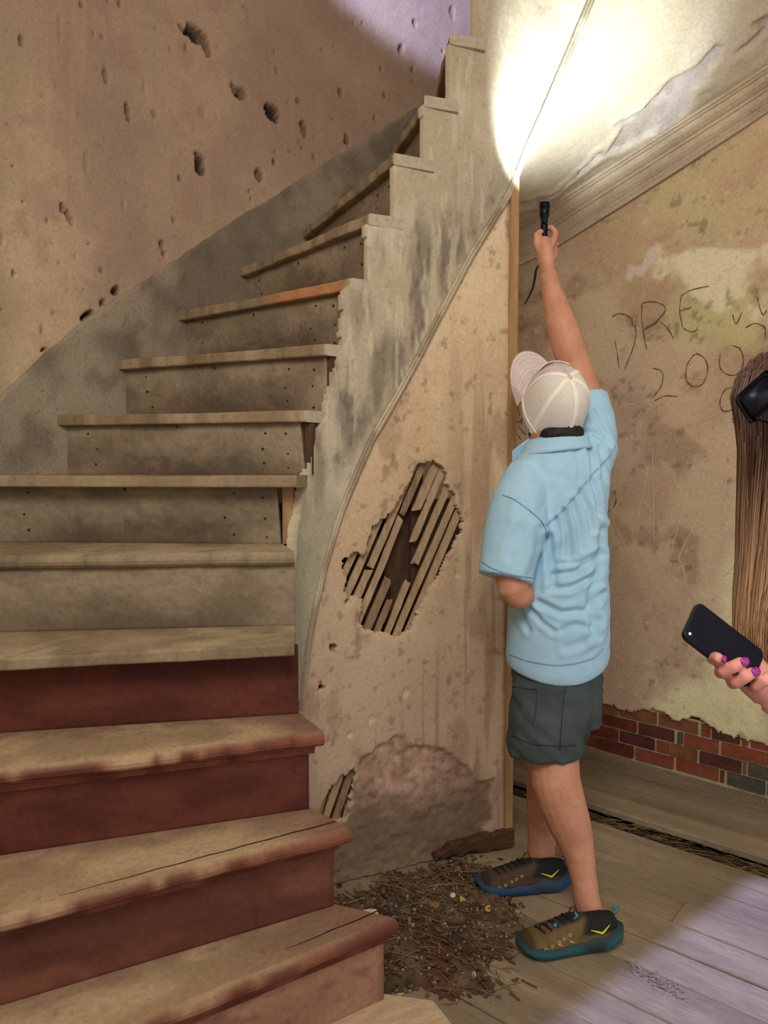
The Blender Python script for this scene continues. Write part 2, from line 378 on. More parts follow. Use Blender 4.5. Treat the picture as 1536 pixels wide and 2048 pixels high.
# ------------------------------------------------------------------ outer wall, right: scratched plaster over exposed brick
yv = lambda s: WO.at(s)[..., 1]
EDGE = [WO.hit(x, y, smin=W_MID) for x, y in [(1032, 1398), (1080, 1400), (1130, 1404), (1180, 1405), (1205, 1408), (1225, 1411), (1245, 1421), (1262, 1424), (1285, 1419), (1305, 1418), (1322, 1424), (1335, 1432), (1352, 1444), (1372, 1438), (1385, 1430), (1398, 1437), (1408, 1446), (1425, 1456), (1440, 1467), (1462, 1472), (1482, 1475), (1510, 1484), (1534, 1490)]]
ES = np.array([e[0] for e in EDGE]); EZ = np.array([e[1] for e in EDGE])
zedge = lambda S: np.interp(S, ES, EZ) + (fbm(S * 60, S * 0, seed=41) - .5) * .018
def wpoly(pts): return WO.poly(pts, smin=W_MID)
WHITE = wpoly([(1250, 556), (1258, 530), (1282, 532), (1292, 512), (1304, 494), (1322, 505), (1316, 524), (1300, 530), (1286, 552), (1268, 550), (1262, 563)])
CREAM = wpoly([(1335, 520), (1380, 490), (1440, 500), (1500, 520), (1524, 560), (1505, 610), (1450, 622), (1400, 590), (1350, 560)])
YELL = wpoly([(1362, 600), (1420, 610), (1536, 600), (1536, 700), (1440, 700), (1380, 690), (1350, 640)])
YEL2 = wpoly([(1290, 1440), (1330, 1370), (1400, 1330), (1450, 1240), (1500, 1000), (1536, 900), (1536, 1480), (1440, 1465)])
PALE = wpoly([(1180, 760), (1300, 745), (1330, 860), (1320, 960), (1220, 1000), (1180, 980)])
LOWP = wpoly([(1160, 1180), (1300, 1160), (1420, 1240), (1400, 1330), (1300, 1440), (1150, 1420)])
def wr_depth(S, Z): return (fbm(S * 3, Z * 3, seed=51) - .5) * .012 + (fbm(S * 18, Z * 18, seed=52) - .5) * .004 + .004 * ss(0, .02, -sdpoly(S, Z, WHITE)) * 0
def blot(S, Z, P, soft, seed, amp=.10):
    return ss(soft, -soft, sdpoly(S, Z, P) + (fbm(S * 9, Z * 9, seed=seed) - .5) * amp * 2)
def wr_color(S, Z, D):
    n = fbm(S * 2.5, Z * 2.5, seed=61); n2 = fbm(S * 8, Z * 8, seed=62); n3 = fbm(S * 30, Z * 30, seed=63)
    c = mix(L(184, 154, 124), L(206, 180, 148), ss(.35, .65, n)); c = mix(c, L(156, 128, 100), ss(.5, .72, n2) * .6)
    up = ss(1.75, 2.3, Z) ; c = mix(c, L(198, 180, 138), up * ss(.25, .6, n2) * .8 * ss(W_MID + .25, W_MID + .75, S))
    c = mix(c, L(196, 168, 146), blot(S, Z, PALE, .06, 64) * .6); c = mix(c, L(192, 166, 142), blot(S, Z, LOWP, .08, 65) * .6)
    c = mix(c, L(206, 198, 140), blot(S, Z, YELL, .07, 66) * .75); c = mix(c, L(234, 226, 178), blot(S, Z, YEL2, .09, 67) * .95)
    c = mix(c, L(232, 222, 186), blot(S, Z, CREAM, .03, 68, .12) * .85); c = mix(c, L(212, 194, 176), blot(S, Z, WHITE, .006, 69, .006))
    c = mix(c, L(112, 92, 74), ss(.64, .72, n3) * ss(.4, .6, n2) * .5)
    c = mix(c, L(214, 200, 170), ss(.70, .78, fbm(S * 55, Z * 55, seed=70)) * .45)
    return c
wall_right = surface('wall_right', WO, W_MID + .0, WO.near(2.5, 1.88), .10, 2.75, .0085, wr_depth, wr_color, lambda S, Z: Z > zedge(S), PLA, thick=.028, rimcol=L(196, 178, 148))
tag(wall_right, 'tan plaster wall with pencilled letters, scratches and exposed brick at its foot', kind='structure')
MORT = mat('mortar', (170, 156, 122), (204, 190, 152), scale=14, rough=.95, bump=.6, bscale=90)
mo = plainwall('mortar', WO, W_MID, WO.near(2.75, 1.65), -.06, .42, MORT, d=-.021); mo.parent = wall_right
tag(plainwall('wall_right_rear', WO, W_MID, WO.near(2.75, 1.65), 0, 3.8, PLM, d=-.06), 'brickwork behind the plaster', kind='structure')
# bricks: joints traced along each course
BR = {'Z': (.2435, .290, [(930, 1080), (1090, 1330), (1345, 1600)]),
      'A': (.1855, .2365, [(-150, 130), (140, 465), (472, 738), (750, 1030), (1052, 1118), (1128, 1328), (1345, 1388), (1404, 1640)]),
      'B': (.1275, .1785, [(-200, 60), (70, 200), (208, 345), (350, 597), (607, 865), (884, 925), (930, 1180), (1196, 1530), (1540, 1800)]),
      'C': (.0695, .1205, [(-160, 200), (207, 470), (477, 728), (738, 830), (835, 1030), (1046, 1345), (1352, 1378), (1390, 1640)]),
      'D': (.0115, .0625, [(-250, 50), (60, 185), (192, 305), (312, 580), (592, 865), (880, 1185), (1192, 1226), (1244, 1520), (1530, 1800)])}
BRC = [((92, 40, 32), (120, 58, 44)), ((122, 62, 44), (150, 82, 58)), ((76, 40, 37), (100, 56, 48)), ((70, 66, 58), (96, 90, 74)), ((112, 70, 44), (140, 92, 58))]
BRM = [mat('brick_%d' % i, a, b, scale=22, rough=.85, bump=.5, bscale=80, fine=.2) for i, (a, b) in enumerate(BRC)]
rb = random.Random(5)
for row, (z0, z1, L_) in BR.items():
    zm = (z0 + z1) / 2
    for (xa, xb) in L_:
        def sx(cx):
            x = 1100 + cx / 3.523; best = None
            h = WO.hit(x, 1500, smin=W_MID - .2)
            return h[0] if h else None
        a, b = sx(xa), sx(xb)
        if a is None or b is None: continue
        a += .0022; b -= .0022; z0_, z1_ = z0 + .0008, z1 - .0008
        V = []; d0 = rb.uniform(-.014, -.008) - (.010 if row == 'Z' else 0)
        for s in np.linspace(a, b, 3):
            for z in (z0_, z1_):
                for d in (d0, d0 - .04): V.append(WO.p3(np.array(s), z + rb.uniform(-.0015, .0015), np.array(d)))
        F = []
        for i in range(2):
            p = i * 4; q = p + 4
            F += [(p, q, q + 2, p + 2), (p + 2, q + 2, q + 3, p + 3), (p, p + 1, q + 1, q), (p + 1, p + 3, q + 3, q + 1)]
        F += [(0, 2, 3, 1), (8, 9, 11, 10)]
        right = xa / 1536
        ch = rb.random()
        mi = 0 if ch < .62 - .45 * right else 1 if ch < .80 else 2 if ch < .9 else 4
        if (row, xa) in (('D', 1244), ('C', 1390), ('B', 884)): mi = 3
        if (row, xa) in (('C', 1046),): mi = 2
        if (row, xa) in (('C', 835),): mi = 4
        if (row, xa) in (('B', 1196), ('B', 930), ('A', 1404), ('D', 880)): mi = 1
        obj('brick', V, F, BRM[mi], wall_right)
# pencil letters and scratches (flat marks lying on the plaster)
PENC = mat('pencil', (92, 72, 54), (120, 96, 72), scale=60, rough=.9, fine=0)
SCRA = mat('scratch', (206, 180, 150), (226, 204, 176), scale=60, rough=.9, fine=0)
def stroke(name, pts, w, m, path=WO, par=None, **k):
    P = Path([p for p in pts], 6).q if len(pts) > 2 else np.linspace(pts[0], pts[1], 10)
    H = [path.hit(x, y, **k) for x, y in P]; H = np.array([h for h in H if h])
    if len(H) < 2: return
    T = np.gradient(H, axis=0); T /= np.linalg.norm(T, axis=1)[:, None] + 1e-9; Nn = np.stack([-T[:, 1], T[:, 0]], -1)
    wv = w * (.55 + .9 * vn(np.arange(len(H)) * .7, np.zeros(len(H)), seed=len(pts))) ; wv[0] *= .3; wv[-1] *= .3
    A = H + Nn * wv[:, None]; B = H - Nn * wv[:, None]
    dep = (wr_depth if path is WO else sp_depth)
    V = []
    for Q in (A, B): V += list(path.p3(Q[:, 0], Q[:, 1], dep(Q[:, 0], Q[:, 1]) + .0018))
    n = len(H); F = [(i, i + 1, n + i + 1, n + i) for i in range(n - 1)]
    return obj(name, V, F, m, par)
kw = dict(par=wall_right, smin=W_MID - .3)
PEN = [[(1224, 634), (1236, 628), (1252, 630), (1264, 640), (1265, 654)], [(1270, 648), (1272, 672), (1264, 702), (1248, 740)], [(1230, 680), (1235, 708), (1238, 738)],
       [(1285, 606), (1284, 636), (1289, 675), (1294, 700)], [(1285, 606), (1308, 604), (1328, 611), (1330, 624), (1312, 644), (1290, 656)], [(1288, 660), (1310, 648), (1326, 628)], [(1322, 644), (1336, 657), (1348, 678)],
       [(1363, 592), (1360, 622), (1366, 656)], [(1362, 592), (1384, 580), (1420, 572)], [(1366, 656), (1384, 664), (1396, 658)], [(1361, 622), (1372, 619), (1384, 615)], [(1465, 628), (1472, 648), (1484, 624)], [(1514, 592), (1518, 610), (1526, 630), (1534, 618)], [(1490, 656), (1510, 647), (1530, 655), (1530, 676)],
       [(1388, 708), (1374, 730), (1372, 758), (1384, 772), (1402, 770), (1414, 748), (1412, 722), (1396, 708), (1384, 712)], [(1440, 706), (1440, 735), (1458, 750), (1478, 746), (1487, 722), (1480, 698), (1462, 690)],
       [(1466, 774), (1450, 780), (1440, 802), (1444, 820), (1458, 822), (1470, 812), (1478, 796)], [(1458, 798), (1468, 790), (1466, 776)], [(1308, 802), (1330, 792), (1355, 793)], [(1305, 736), (1324, 744), (1322, 772), (1304, 796)], [(1462, 838), (1470, 836), (1466, 844), (1472, 848)],
       [(1022, 778), (1032, 802), (1040, 832)], [(1030, 862), (1043, 880)], [(1036, 852), (1053, 871)], [(1022, 893), (1040, 895), (1054, 886), (1060, 872)], [(1024, 832), (1036, 845), (1044, 838), (1042, 850)], [(1230, 980), (1232, 1000), (1228, 1016)]]
for i, p in enumerate(PEN): stroke('pencil_mark', p, .0021, PENC, **kw)
SCR = [[(1392, 912), (1372, 990), (1342, 1108)], [(1420, 944), (1410, 990), (1394, 1040), (1360, 1108), (1364, 1130), (1374, 1162)], [(1395, 1040), (1420, 1066), (1444, 1092)], [(1420, 958), (1452, 998), (1482, 1036)], [(1306, 902), (1308, 1000), (1308, 1086)], [(1296, 936), (1284, 1000), (1262, 1078)],
       [(1320, 918), (1345, 955), (1368, 990)], [(1243, 994), (1225, 1032), (1240, 1070), (1258, 1108)], [(1446, 982), (1456, 955), (1478, 934), (1494, 926)], [(1492, 1104), (1466, 1134), (1436, 1168)], [(1206, 838), (1240, 815), (1296, 800)], [(1264, 866), (1262, 900), (1262, 930)], [(1416, 986), (1440, 984), (1466, 985)], [(1420, 1030), (1446, 1020), (1452, 1000)], [(1280, 1000), (1300, 1012)], [(1452, 1146), (1480, 1150)], [(1378, 942), (1400, 936), (1420, 944)], [(1394, 960), (1404, 946), (1410, 978)], [(1374, 753), (1412, 757)], [(1440, 985), (1444, 970), (1438, 950)]]
for p in SCR: stroke('scratch_mark', p, .0019, SCRA, **kw)

# ------------------------------------------------------------------ cornice and sloping soffit under the upper flight
wi = WO.near(.17, 3.32)
CB = [WO.hit(x, y, smin=wi) for x, y in [(1028, 537), (1100, 498), (1174, 460), (1244, 416), (1314, 370), (1436, 293), (1535, 228)]]
CDP = .125
WI = Path(WO.q[::6] + WO.nrm(WO.s[::6]) * CDP, 6)
CT = [WI.hit(x, y, smin=WI.near(.2, 3.2)) for x, y in [(1028, 448), (1110, 402), (1209, 343), (1314, 269), (1419, 202), (1535, 131)]]
def ext(A):
    s = np.array([a[0] for a in A]); z = np.array([a[1] for a in A]); c = np.polyfit(s, z, 2)
    return lambda v: np.where(v < s[0], np.polyval(c, s[0]) + (v - s[0]) * .35, np.where(v > s[-1], np.polyval(c, s[-1]) + (v - s[-1]) * .42, np.polyval(c, v)))
zcb = ext(CB); zct_i = ext(CT)
def zct(s):
    p = WO.p3(s, 0 * s, np.full(np.shape(s), CDP))[..., :2]
    si = np.array([WI.near(*q) for q in p.reshape(-1, 2)]).reshape(np.shape(s)); return zct_i(si)
sc = np.linspace(WO.near(.25, 3.37), WO.near(2.5, 1.88), 110)
zb_, zt_ = zcb(sc), zct(sc); zt_ = np.convolve(np.pad(zt_, 4, 'edge'), np.ones(9) / 9, 'valid')
PRO = [(0, 0), (.10, 0), (.12, .05), (.10, .10), (.13, .14), (.16, .17), (.15, .22), (.22, .27), (.30, .36), (.34, .46), (.36, .52), (.43, .54), (.44, .60), (.54, .64), (.66, .72), (.72, .80), (.72, .86), (.80, .88), (.84, .92), (.92, .935), (.94, .97), (1.0, 1.0)]
V = []
for i, s in enumerate(sc):
    for (a, b) in PRO: V.append(WO.p3(np.array(s), zb_[i] + (zt_[i] - zb_[i]) * b, np.array(.004 + a * CDP)))
V = np.array(V); cc = mix(L(178, 160, 136), L(206, 190, 162), ss(.35, .65, fbm(V[:, 0] * 4, V[:, 1] * 4, V[:, 2] * 6, seed=81)))
cc = mix(cc, L(160, 142, 118), ss(.55, .7, fbm(V[:, 0] * 5, V[:, 1] * 5, V[:, 2] * 3, seed=82)) * .4)
tag(obj('trim_1', V, gridfaces(len(sc), len(PRO)), mat('cornice_paint', attr=True, rough=.7, bump=.15, bscale=40), None, False, cc), 'moulded plaster cornice rising along the right wall', kind='structure')

nu, nvv = 190, 110
U = np.linspace(0, 1, nu)
si_ = S_POST - .22 + U * (CI.near(.87, 2.22) - S_POST + .22)
so_ = np.interp(U, [0, .28, .45, .72, 1], [WO.near(.25, 3.37), WO.near(.60, 3.555), WO.near(.944, 3.321), WO.near(1.5, 2.805), WO.near(2.5, 1.88)])
Ein = CI.p3(si_, zbead(si_) + .012, np.full(nu, -.025)); zo = np.interp(so_, sc, zt_)
Eout = WO.p3(so_, zo, np.full(nu, CDP * .9))
Vv = np.linspace(0, 1, nvv)[None, :, None]
G = Ein[:, None, :] * (1 - Vv) + Eout[:, None, :] * Vv
G[..., 2] += np.sin(np.pi * Vv[..., 0]) * .03
def proj(P):
    x = P[..., 0]; y = P[..., 1]; z = P[..., 2] - CAMH
    fw = y * math.cos(PITCH) - z * math.sin(PITCH); up = y * math.sin(PITCH) + z * math.cos(PITCH)
    return 768 + FPX * x / fw, 1024 - FPX * up / fw
gx, gy = proj(G)
def soff(pts):
    out = []
    for (x, y) in pts:
        i = np.argmin((gx - x) ** 2 + (gy - y) ** 2); out.append(tuple(G.reshape(-1, 3)[i, :2]))
    return out
PEEL = soff([(1212, 308), (1240, 262), (1236, 245), (1268, 228), (1290, 215), (1310, 190), (1340, 165), (1370, 140), (1395, 125), (1428, 92), (1445, 92), (1440, 112), (1410, 150), (1408, 165), (1390, 178), (1378, 215), (1350, 252), (1330, 262), (1310, 262), (1280, 280), (1240, 300)])
PEEL2 = soff([(1512, 42), (1536, 28), (1545, 40), (1520, 50)]); PEEL3 = soff([(1478, 100), (1500, 86), (1520, 62), (1505, 90), (1490, 100)]); PEEL4 = soff([(1028, 415), (1060, 398), (1110, 388), (1160, 340), (1200, 300), (1208, 312), (1165, 345), (1120, 380), (1075, 412), (1030, 428)])
X, Y = G[..., 0], G[..., 1]
w1 = (fbm(X * 30, Y * 30, seed=91) - .5) * .03
pd = np.minimum(np.minimum(sdpoly(X, Y, PEEL), sdpoly(X, Y, PEEL2)), np.minimum(sdpoly(X, Y, PEEL3), sdpoly(X, Y, PEEL4))) + w1
pk = ss(.004, -.006, pd); rim = ss(.03, .004, np.abs(pd - .012))
G[..., 2] += pk * .012 - rim * .013 * fbm(X * 18, Y * 18, seed=92) + (fbm(X * 6, Y * 6, seed=93) - .5) * .008
cs = mix(L(186, 172, 146), L(204, 192, 168), ss(.4, .6, fbm(X * 4, Y * 4, seed=94)))
cs = mix(cs, L(190, 178, 172), pk * .9); cs = mix(cs, L(164, 150, 128), pk * ss(.5, .62, fbm(X * 16, Y * 16, seed=95)) * .6); cs = cs
tag(obj('ceiling', G.reshape(-1, 3), gridfaces(nu, nvv), mat('soffit_paint', attr=True, rough=.8, bump=.2, bscale=40), None, True, cs.reshape(-1, 3)), 'whitewashed sloping soffit with peeling paint under the upper flight', kind='structure')

# ------------------------------------------------------------------ spandrel wall under the string, with lath showing through
HOLE1 = cpoly([(833.7, 933), (850, 925), (870, 921), (885.7, 933), (898, 946), (892, 966), (909, 986), (915.6, 1013), (929, 1041.6), (925.5, 1063.7), (910, 1097), (883.5, 1145.6), (861, 1181), (839, 1225), (821.5, 1263), (804, 1276), (773, 1265), (750.7, 1267), (728.5, 1260.7), (721, 1247), (726, 1199), (713, 1190), (694, 1205), (692, 1165.5), (685, 1123.5), (704, 1110), (713, 1103.5), (733, 1112), (737, 1083.6), (746, 1052.6), (773, 1032.7), (793, 1013), (808, 984), (824, 953)])
HOLE2 = cpoly([(712, 1522), (702, 1546), (682, 1550), (660, 1580), (644, 1602), (636, 1640), (662, 1648), (694, 1642), (702, 1612), (712, 1570)])
HOLE3 = cpoly([(643, 1362), (652, 1378), (637, 1384)])
HOLE4 = cpoly([(658, 1292), (668, 1286), (676, 1294), (670, 1305), (660, 1302)])
ROUGH = cpoly([(622, 1660), (645, 1640), (700, 1600), (716, 1560), (722, 1520), (760, 1490), (795, 1470), (825, 1492), (885, 1496), (925, 1528), (962, 1562), (990, 1560), (978, 1600), (982, 1640), (962, 1658), (1000, 1685), (1000, 1800), (600, 1860)])
FOOT = cpoly([(600, 1900), (660, 1765), (740, 1738), (830, 1708), (1000, 1688), (1030, 1800)])
CHIPS = [h + (r,) for h, r in ((chit(743, 1440), .012), (chit(812, 1385), .016), (chit(700, 1470), .01), (chit(725, 1230), .012), (chit(915, 1150), .01))]
def hd(S, Z):
    w = (fbm(S * 60, Z * 60, seed=101) - .5) * .022
    return np.minimum(np.minimum(sdpoly(S, Z, HOLE1), sdpoly(S, Z, HOLE2)) + w, np.minimum(sdpoly(S, Z, HOLE3), sdpoly(S, Z, HOLE4)))
def sp_depth(S, Z):
    r = ss(.01, -.01, sdpoly(S, Z, ROUGH) + (fbm(S * 25, Z * 25, seed=102) - .5) * .03)
    d = (fbm(S * 3, Z * 3, seed=103) - .5) * .010 + (fbm(S * 12, Z * 12, seed=104) - .5) * .004
    d = d - r * .013 + r * (fbm(S * 40, Z * 40, seed=105) - .5) * .014
    d = d - .006 * ss(.025, .0, hd(S, Z)) * fbm(S * 50, Z * 50, seed=106)
    for (s, z, q) in CHIPS: d = d - .006 * ss(q, q * .6, np.hypot(S - s, (Z - z) * .8) + (fbm(S * 60, Z * 60, seed=107) - .5) * .012)
    return d
def sp_color(S, Z, D):
    n = fbm(S * 2.6, Z * 2.6, seed=111); st = fbm(S * 24, Z * 1.6, seed=112); n3 = fbm(S * 34, Z * 34, seed=113)
    c = mix(L(204, 178, 142), L(220, 198, 162), ss(.35, .65, n))
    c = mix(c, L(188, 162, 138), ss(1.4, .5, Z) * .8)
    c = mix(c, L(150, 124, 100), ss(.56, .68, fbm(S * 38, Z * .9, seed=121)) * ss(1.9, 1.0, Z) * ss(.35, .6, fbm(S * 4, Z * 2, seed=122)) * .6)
    c = mix(c, L(160, 130, 104), ss(.5, .66, st) * ss(S_POST - .35, S_POST - .02, S) * .75)
    c = mix(c, L(150, 122, 96), ss(.55, .7, fbm(S * 12, Z * 5, seed=114)) * .45)
    c = mix(c, L(118, 92, 70), ss(.67, .75, n3) * .45)
    r = ss(.008, -.008, sdpoly(S, Z, ROUGH) + (fbm(S * 25, Z * 25, seed=102) - .5) * .03)
    rc = mix(L(170, 138, 118), L(198, 166, 144), ss(.35, .65, fbm(S * 22, Z * 22, seed=115))); rc = mix(rc, L(128, 104, 86), ss(.5, .7, fbm(S * 60, Z * 60, seed=116)) * .5)
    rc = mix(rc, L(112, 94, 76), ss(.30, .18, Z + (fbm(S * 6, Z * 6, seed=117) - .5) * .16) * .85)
    rc = mix(rc, L(142, 122, 98), blot(S, Z, FOOT, .01, 118, .02) * .8)
    c = mix(c, rc, r)
    h = hd(S, Z); c = mix(c, L(200, 178, 146), ss(.016, .003, h) * ss(.4, .55, fbm(S * 40, Z * 40, seed=119)) * .9)
    for (s, z, q) in CHIPS: c = mix(c, L(208, 186, 160), .8 * ss(q, q * .6, np.hypot(S - s, (Z - z) * .8) + (fbm(S * 60, Z * 60, seed=107) - .5) * .012))
    return c
spandrel = surface('wall_spandrel', CI, S_TAN - .06, S_POST, .0, float(zbead(S_POST)) + .03, .0052, sp_depth, sp_color,
                   lambda S, Z: (hd(S, Z) > 0) & (Z < zbead(S) + .012), PLA, thick=.020, rimcol=L(188, 164, 132))
tag(spandrel, 'stained tan plaster spandrel wall below the stair string, broken open to its laths', kind='structure')
LATH = mat('lath_wood', (160, 134, 104), (192, 166, 132), scale=9, rough=.9, bump=.4, bscale=40, stretch=(6, 6, 1.2), fine=.2)
LATH2 = mat('lath_wood_dark', (118, 96, 74), (158, 132, 104), scale=9, rough=.9, bump=.4, bscale=40, stretch=(6, 6, 1.2), fine=.2)
def lath(s_c, z_c, half, w=.0122, gap=None, dep=-.0235, tilt=.47):
    u = np.array([tilt, 1.0]); u /= np.linalg.norm(u); v = np.array([u[1], -u[0]])
    parts = [(-half, half)] if gap is None else [(-half, gap[0]), (gap[1], half)]
    for (a, b) in parts:
        n = 9; V = []
        for t in np.linspace(a, b, n):
            jag = (rs.uniform(-.008, .008) if gap is not None and t in (gap[0], gap[1]) else 0)
            for (q, d) in ((-w, dep), (w, dep), (w, dep - .007), (-w, dep - .007)):
                p = np.array([s_c, z_c]) + u * (t + (rs.uniform(-.012, .012) if gap is not None and abs(t - (gap[0] if b == gap[0] else gap[1])) < 1e-6 else 0)) + v * (q + rs.uniform(-.0012, .0012))
                V.append(CI.p3(np.array(p[0]), p[1], np.array(d + math.sin(t * 9 + s_c * 40) * .0015)))
        F = []
        for i in range(n - 1):
            for k in range(4): F.append((i * 4 + k, i * 4 + (k + 1) % 4, i * 4 + 4 + (k + 1) % 4, i * 4 + 4 + k))
        F += [(3, 2, 1, 0), (4 * n - 4, 4 * n - 3, 4 * n - 2, 4 * n - 1)]
        obj('lath', V, F, LATH if rs.random() < .6 else LATH2, spandrel)
hs, hz = chit(808, 1098)
for j in range(-4, 5):
    lath(hs + j * .0395 + rs.uniform(-.003, .003), hz, .34, w=rs.uniform(.0108, .0132), tilt=.47 + rs.uniform(-.015, .015), dep=-.0235 - rs.uniform(0, .004), gap={0: (-.11, .13), 1: (-.18, .02), -1: (.10, .125), 2: (-.125, -.06), -2: (-.075, -.06)}.get(j))
hs2, hz2 = chit(676, 1590)
for j in range(-2, 3): lath(hs2 + j * .034, hz2, .12, w=.011, tilt=.36)
BACK = mat('rough_timber', (66, 46, 33), (92, 66, 47), scale=7, rough=.9, bump=.4, stretch=(5, 5, 1))
for (x, y, hw, hh, dd) in ((815, 1100, .045, .35, -.075), (850, 1080, .02, .33, -.055), (735, 1120, .03, .33, -.10)):
    s, z = chit(x, y); V = []
    for z2 in (z - hh, z + hh):
        for (a, b) in ((-hw, dd), (hw, dd), (hw, dd - .05), (-hw, dd - .05)): V.append(CI.p3(np.array(s + a), z2, np.array(b)))
    obj('stud', V, [(0, 1, 5, 4), (1, 2, 6, 5), (2, 3, 7, 6), (3, 0, 4, 7), (3, 2, 1, 0), (4, 5, 6, 7)], BACK, spandrel)
# timber edge of the spandrel and the rotted baseboard at its foot
EDGEW = mat('edge_wood', (150, 116, 76), (182, 146, 100), scale=6, rough=.75, bump=.25, stretch=(8, 8, .8), fine=.15)
V = []
zt = float(zbead(S_POST)) + .015
nz = 40
rw = RNG.uniform(-.0015, .0015, (nz, 2))
for i, z in enumerate(np.linspace(.0, zt, nz)):
    for (a, d) in ((-.018, .006), (-.015, .012), (.010 + rw[i, 0], .012), (.013, .008), (.013, -.085), (-.018, -.085)): V.append(CI.p3(np.array(S_POST + a), z, np.array(d)))
n6 = 6; F = []
for i in range(nz - 1):
    for k in range(n6): F.append((i * n6 + k, i * n6 + (k + 1) % n6, (i + 1) * n6 + (k + 1) % n6, (i + 1) * n6 + k))
F += [tuple(range(6))[::-1], tuple(n6 * (nz - 1) + k for k in range(6))]
tag(obj('trim_2', V, F, EDGEW), 'tall wooden corner strip closing the edge of the spandrel wall', kind='structure')
ROT = mat('rotten_wood', (62, 42, 28), (104, 76, 52), scale=10, rough=.9, bump=.8, bscale=30, stretch=(2, 2, 14))
V = []; nb = 26
for i, s in enumerate(np.linspace(S_POST - .285, S_POST + .012, nb)):
    t = i / (nb - 1); z0 = .005 + .03 * max(0, .6 - t) + rs.uniform(0, .012) * (t < .8); z1 = .052 + .018 * t + rs.uniform(-.006, .004) - .030 * max(0, 1 - t * 5)
    for (d, z) in ((.022, z0), (.024, z1 - .004), (.015, z1), (-.01, z1), (-.01, z0)): V.append(CI.p3(np.array(s), z, np.array(d)))
F = []
for i in range(nb - 1):
    for k in range(5): F.append((i * 5 + k, i * 5 + (k + 1) % 5, i * 5 + 5 + (k + 1) % 5, i * 5 + 5 + k))
F += [(4, 3, 2, 1, 0), tuple(5 * (nb - 1) + k for k in range(5))]
tag(obj('baseboard_right', V, F, ROT), 'rotted dark brown remnant of baseboard at the foot of the spandrel', kind='structure')

# ------------------------------------------------------------------ floor boards
FD = math.radians(-40.5); FU = np.array([math.cos(FD), math.sin(FD)]); FN = np.array([-math.sin(FD), math.cos(FD)])
SUB = mat('subfloor_dirt', (46, 36, 28), (70, 55, 42), scale=20, rough=.95, bump=.5)
floor = obj('floor', [(-1.5, -1.6, -.06), (4.0, -1.6, -.06), (4.0, 4.2, -.06), (-1.5, 4.2, -.06)], [(0, 1, 2, 3)], SUB)
tag(floor, 'worn bare wooden floorboards', kind='structure')
FLM = [mat('floor_board_%d' % i, a, b, scale=.7, rough=.82, bump=.3, bscale=6, stretch=(.55, .09, .2), rotz=FD, fine=.16) for i, (a, b) in enumerate([((126, 112, 90), (158, 142, 116)), ((134, 119, 96), (166, 150, 122)), ((116, 103, 84), (150, 135, 110))])]
seams = [2.628 + .1255 * i for i in range(0, 7)]
rows = [(a, b) for a, b in zip(seams[:-1], seams[1:])]
nb_ = 2.530; seq = [2.510, 2.405, 2.315, 2.205, 2.083, 1.957, 1.837, 1.690, 1.565, 1.44, 1.315, 1.19, 1.065, .94, .815, .69, .565, .44, .315, .19, .065, -.06, -.2, -.35]
rows += [(b, a) for a, b in zip(seq[:-1], seq[1:])]
rf = random.Random(11)
for (n0, n1) in rows:
    u = -2.9
    while u < 2.9:
        ln = rf.uniform(2.2, 4.2); ue = min(u + ln, 3.0); dz = rf.uniform(-.0025, .0015); nn = 14
        V = []
        for t in np.linspace(u + .001, ue - .001, nn):
            for (n, z) in ((n0 + .0013, -.022), (n0 + .0013, -.0035), (n0 + .004, -.0005), (n1 - .004, -.0005), (n1 - .0013, -.0035), (n1 - .0013, -.022)):
                p = FU * t + FN * n; V.append((p[0], p[1], z + dz + (0 if z < -.01 else .0012 * math.sin(t * 2.1 + n * 30))))
        F = []
        for i in range(nn - 1):
            for k in range(6): F.append((i * 6 + k, i * 6 + (k + 1) % 6, i * 6 + 6 + (k + 1) % 6, i * 6 + 6 + k))
        F += [tuple(range(6))[::-1], tuple(6 * (nn - 1) + k for k in range(6))]
        c = FU * (u + ue) / 2 + FN * (n0 + n1) / 2
        if -1.6 < c[0] < 3.4 and -1.8 < c[1] < 4.2: obj('plank', V, F, FLM[rf.randrange(3)], floor)
        u = ue
# wall behind the photographer with the wide side doorway that lets the daylight patch in
WA, WC = np.array([.781, .625]), np.array([.625, -.781])
def wfbox(a0, a1, z0, z1, c0=.45, c1=.60):
    V = []
    for a in (a0, a1):
        for c in (c0, c1):
            for z in (z0, z1): p = WA * a + WC * c; V.append((p[0], p[1], z))
    return V, [(0, 1, 3, 2), (4, 6, 7, 5), (0, 4, 5, 1), (2, 3, 7, 6), (0, 2, 6, 4), (1, 5, 7, 3)]
wf = MB(); wf.add(*wfbox(-1.5, .25, 0, 4.4)); wf.add(*wfbox(.25, 3.15, 2.20, 4.4)); wf.add(*wfbox(3.15, 3.3, 0, 4.4))
tag(wf.build('wall_front', PLM), 'plaster wall behind the photographer with a wide doorway', kind='structure')

up_ = MB(); up_.box((.5, 2.35, 3.86), (2.1, 2.05, .08))  # unseen slab, added to keep world light off the upper stairs
tag(up_.build('ceiling_blocker', PLM), 'unseen plaster ceiling slab added to block light from above', kind='structure')

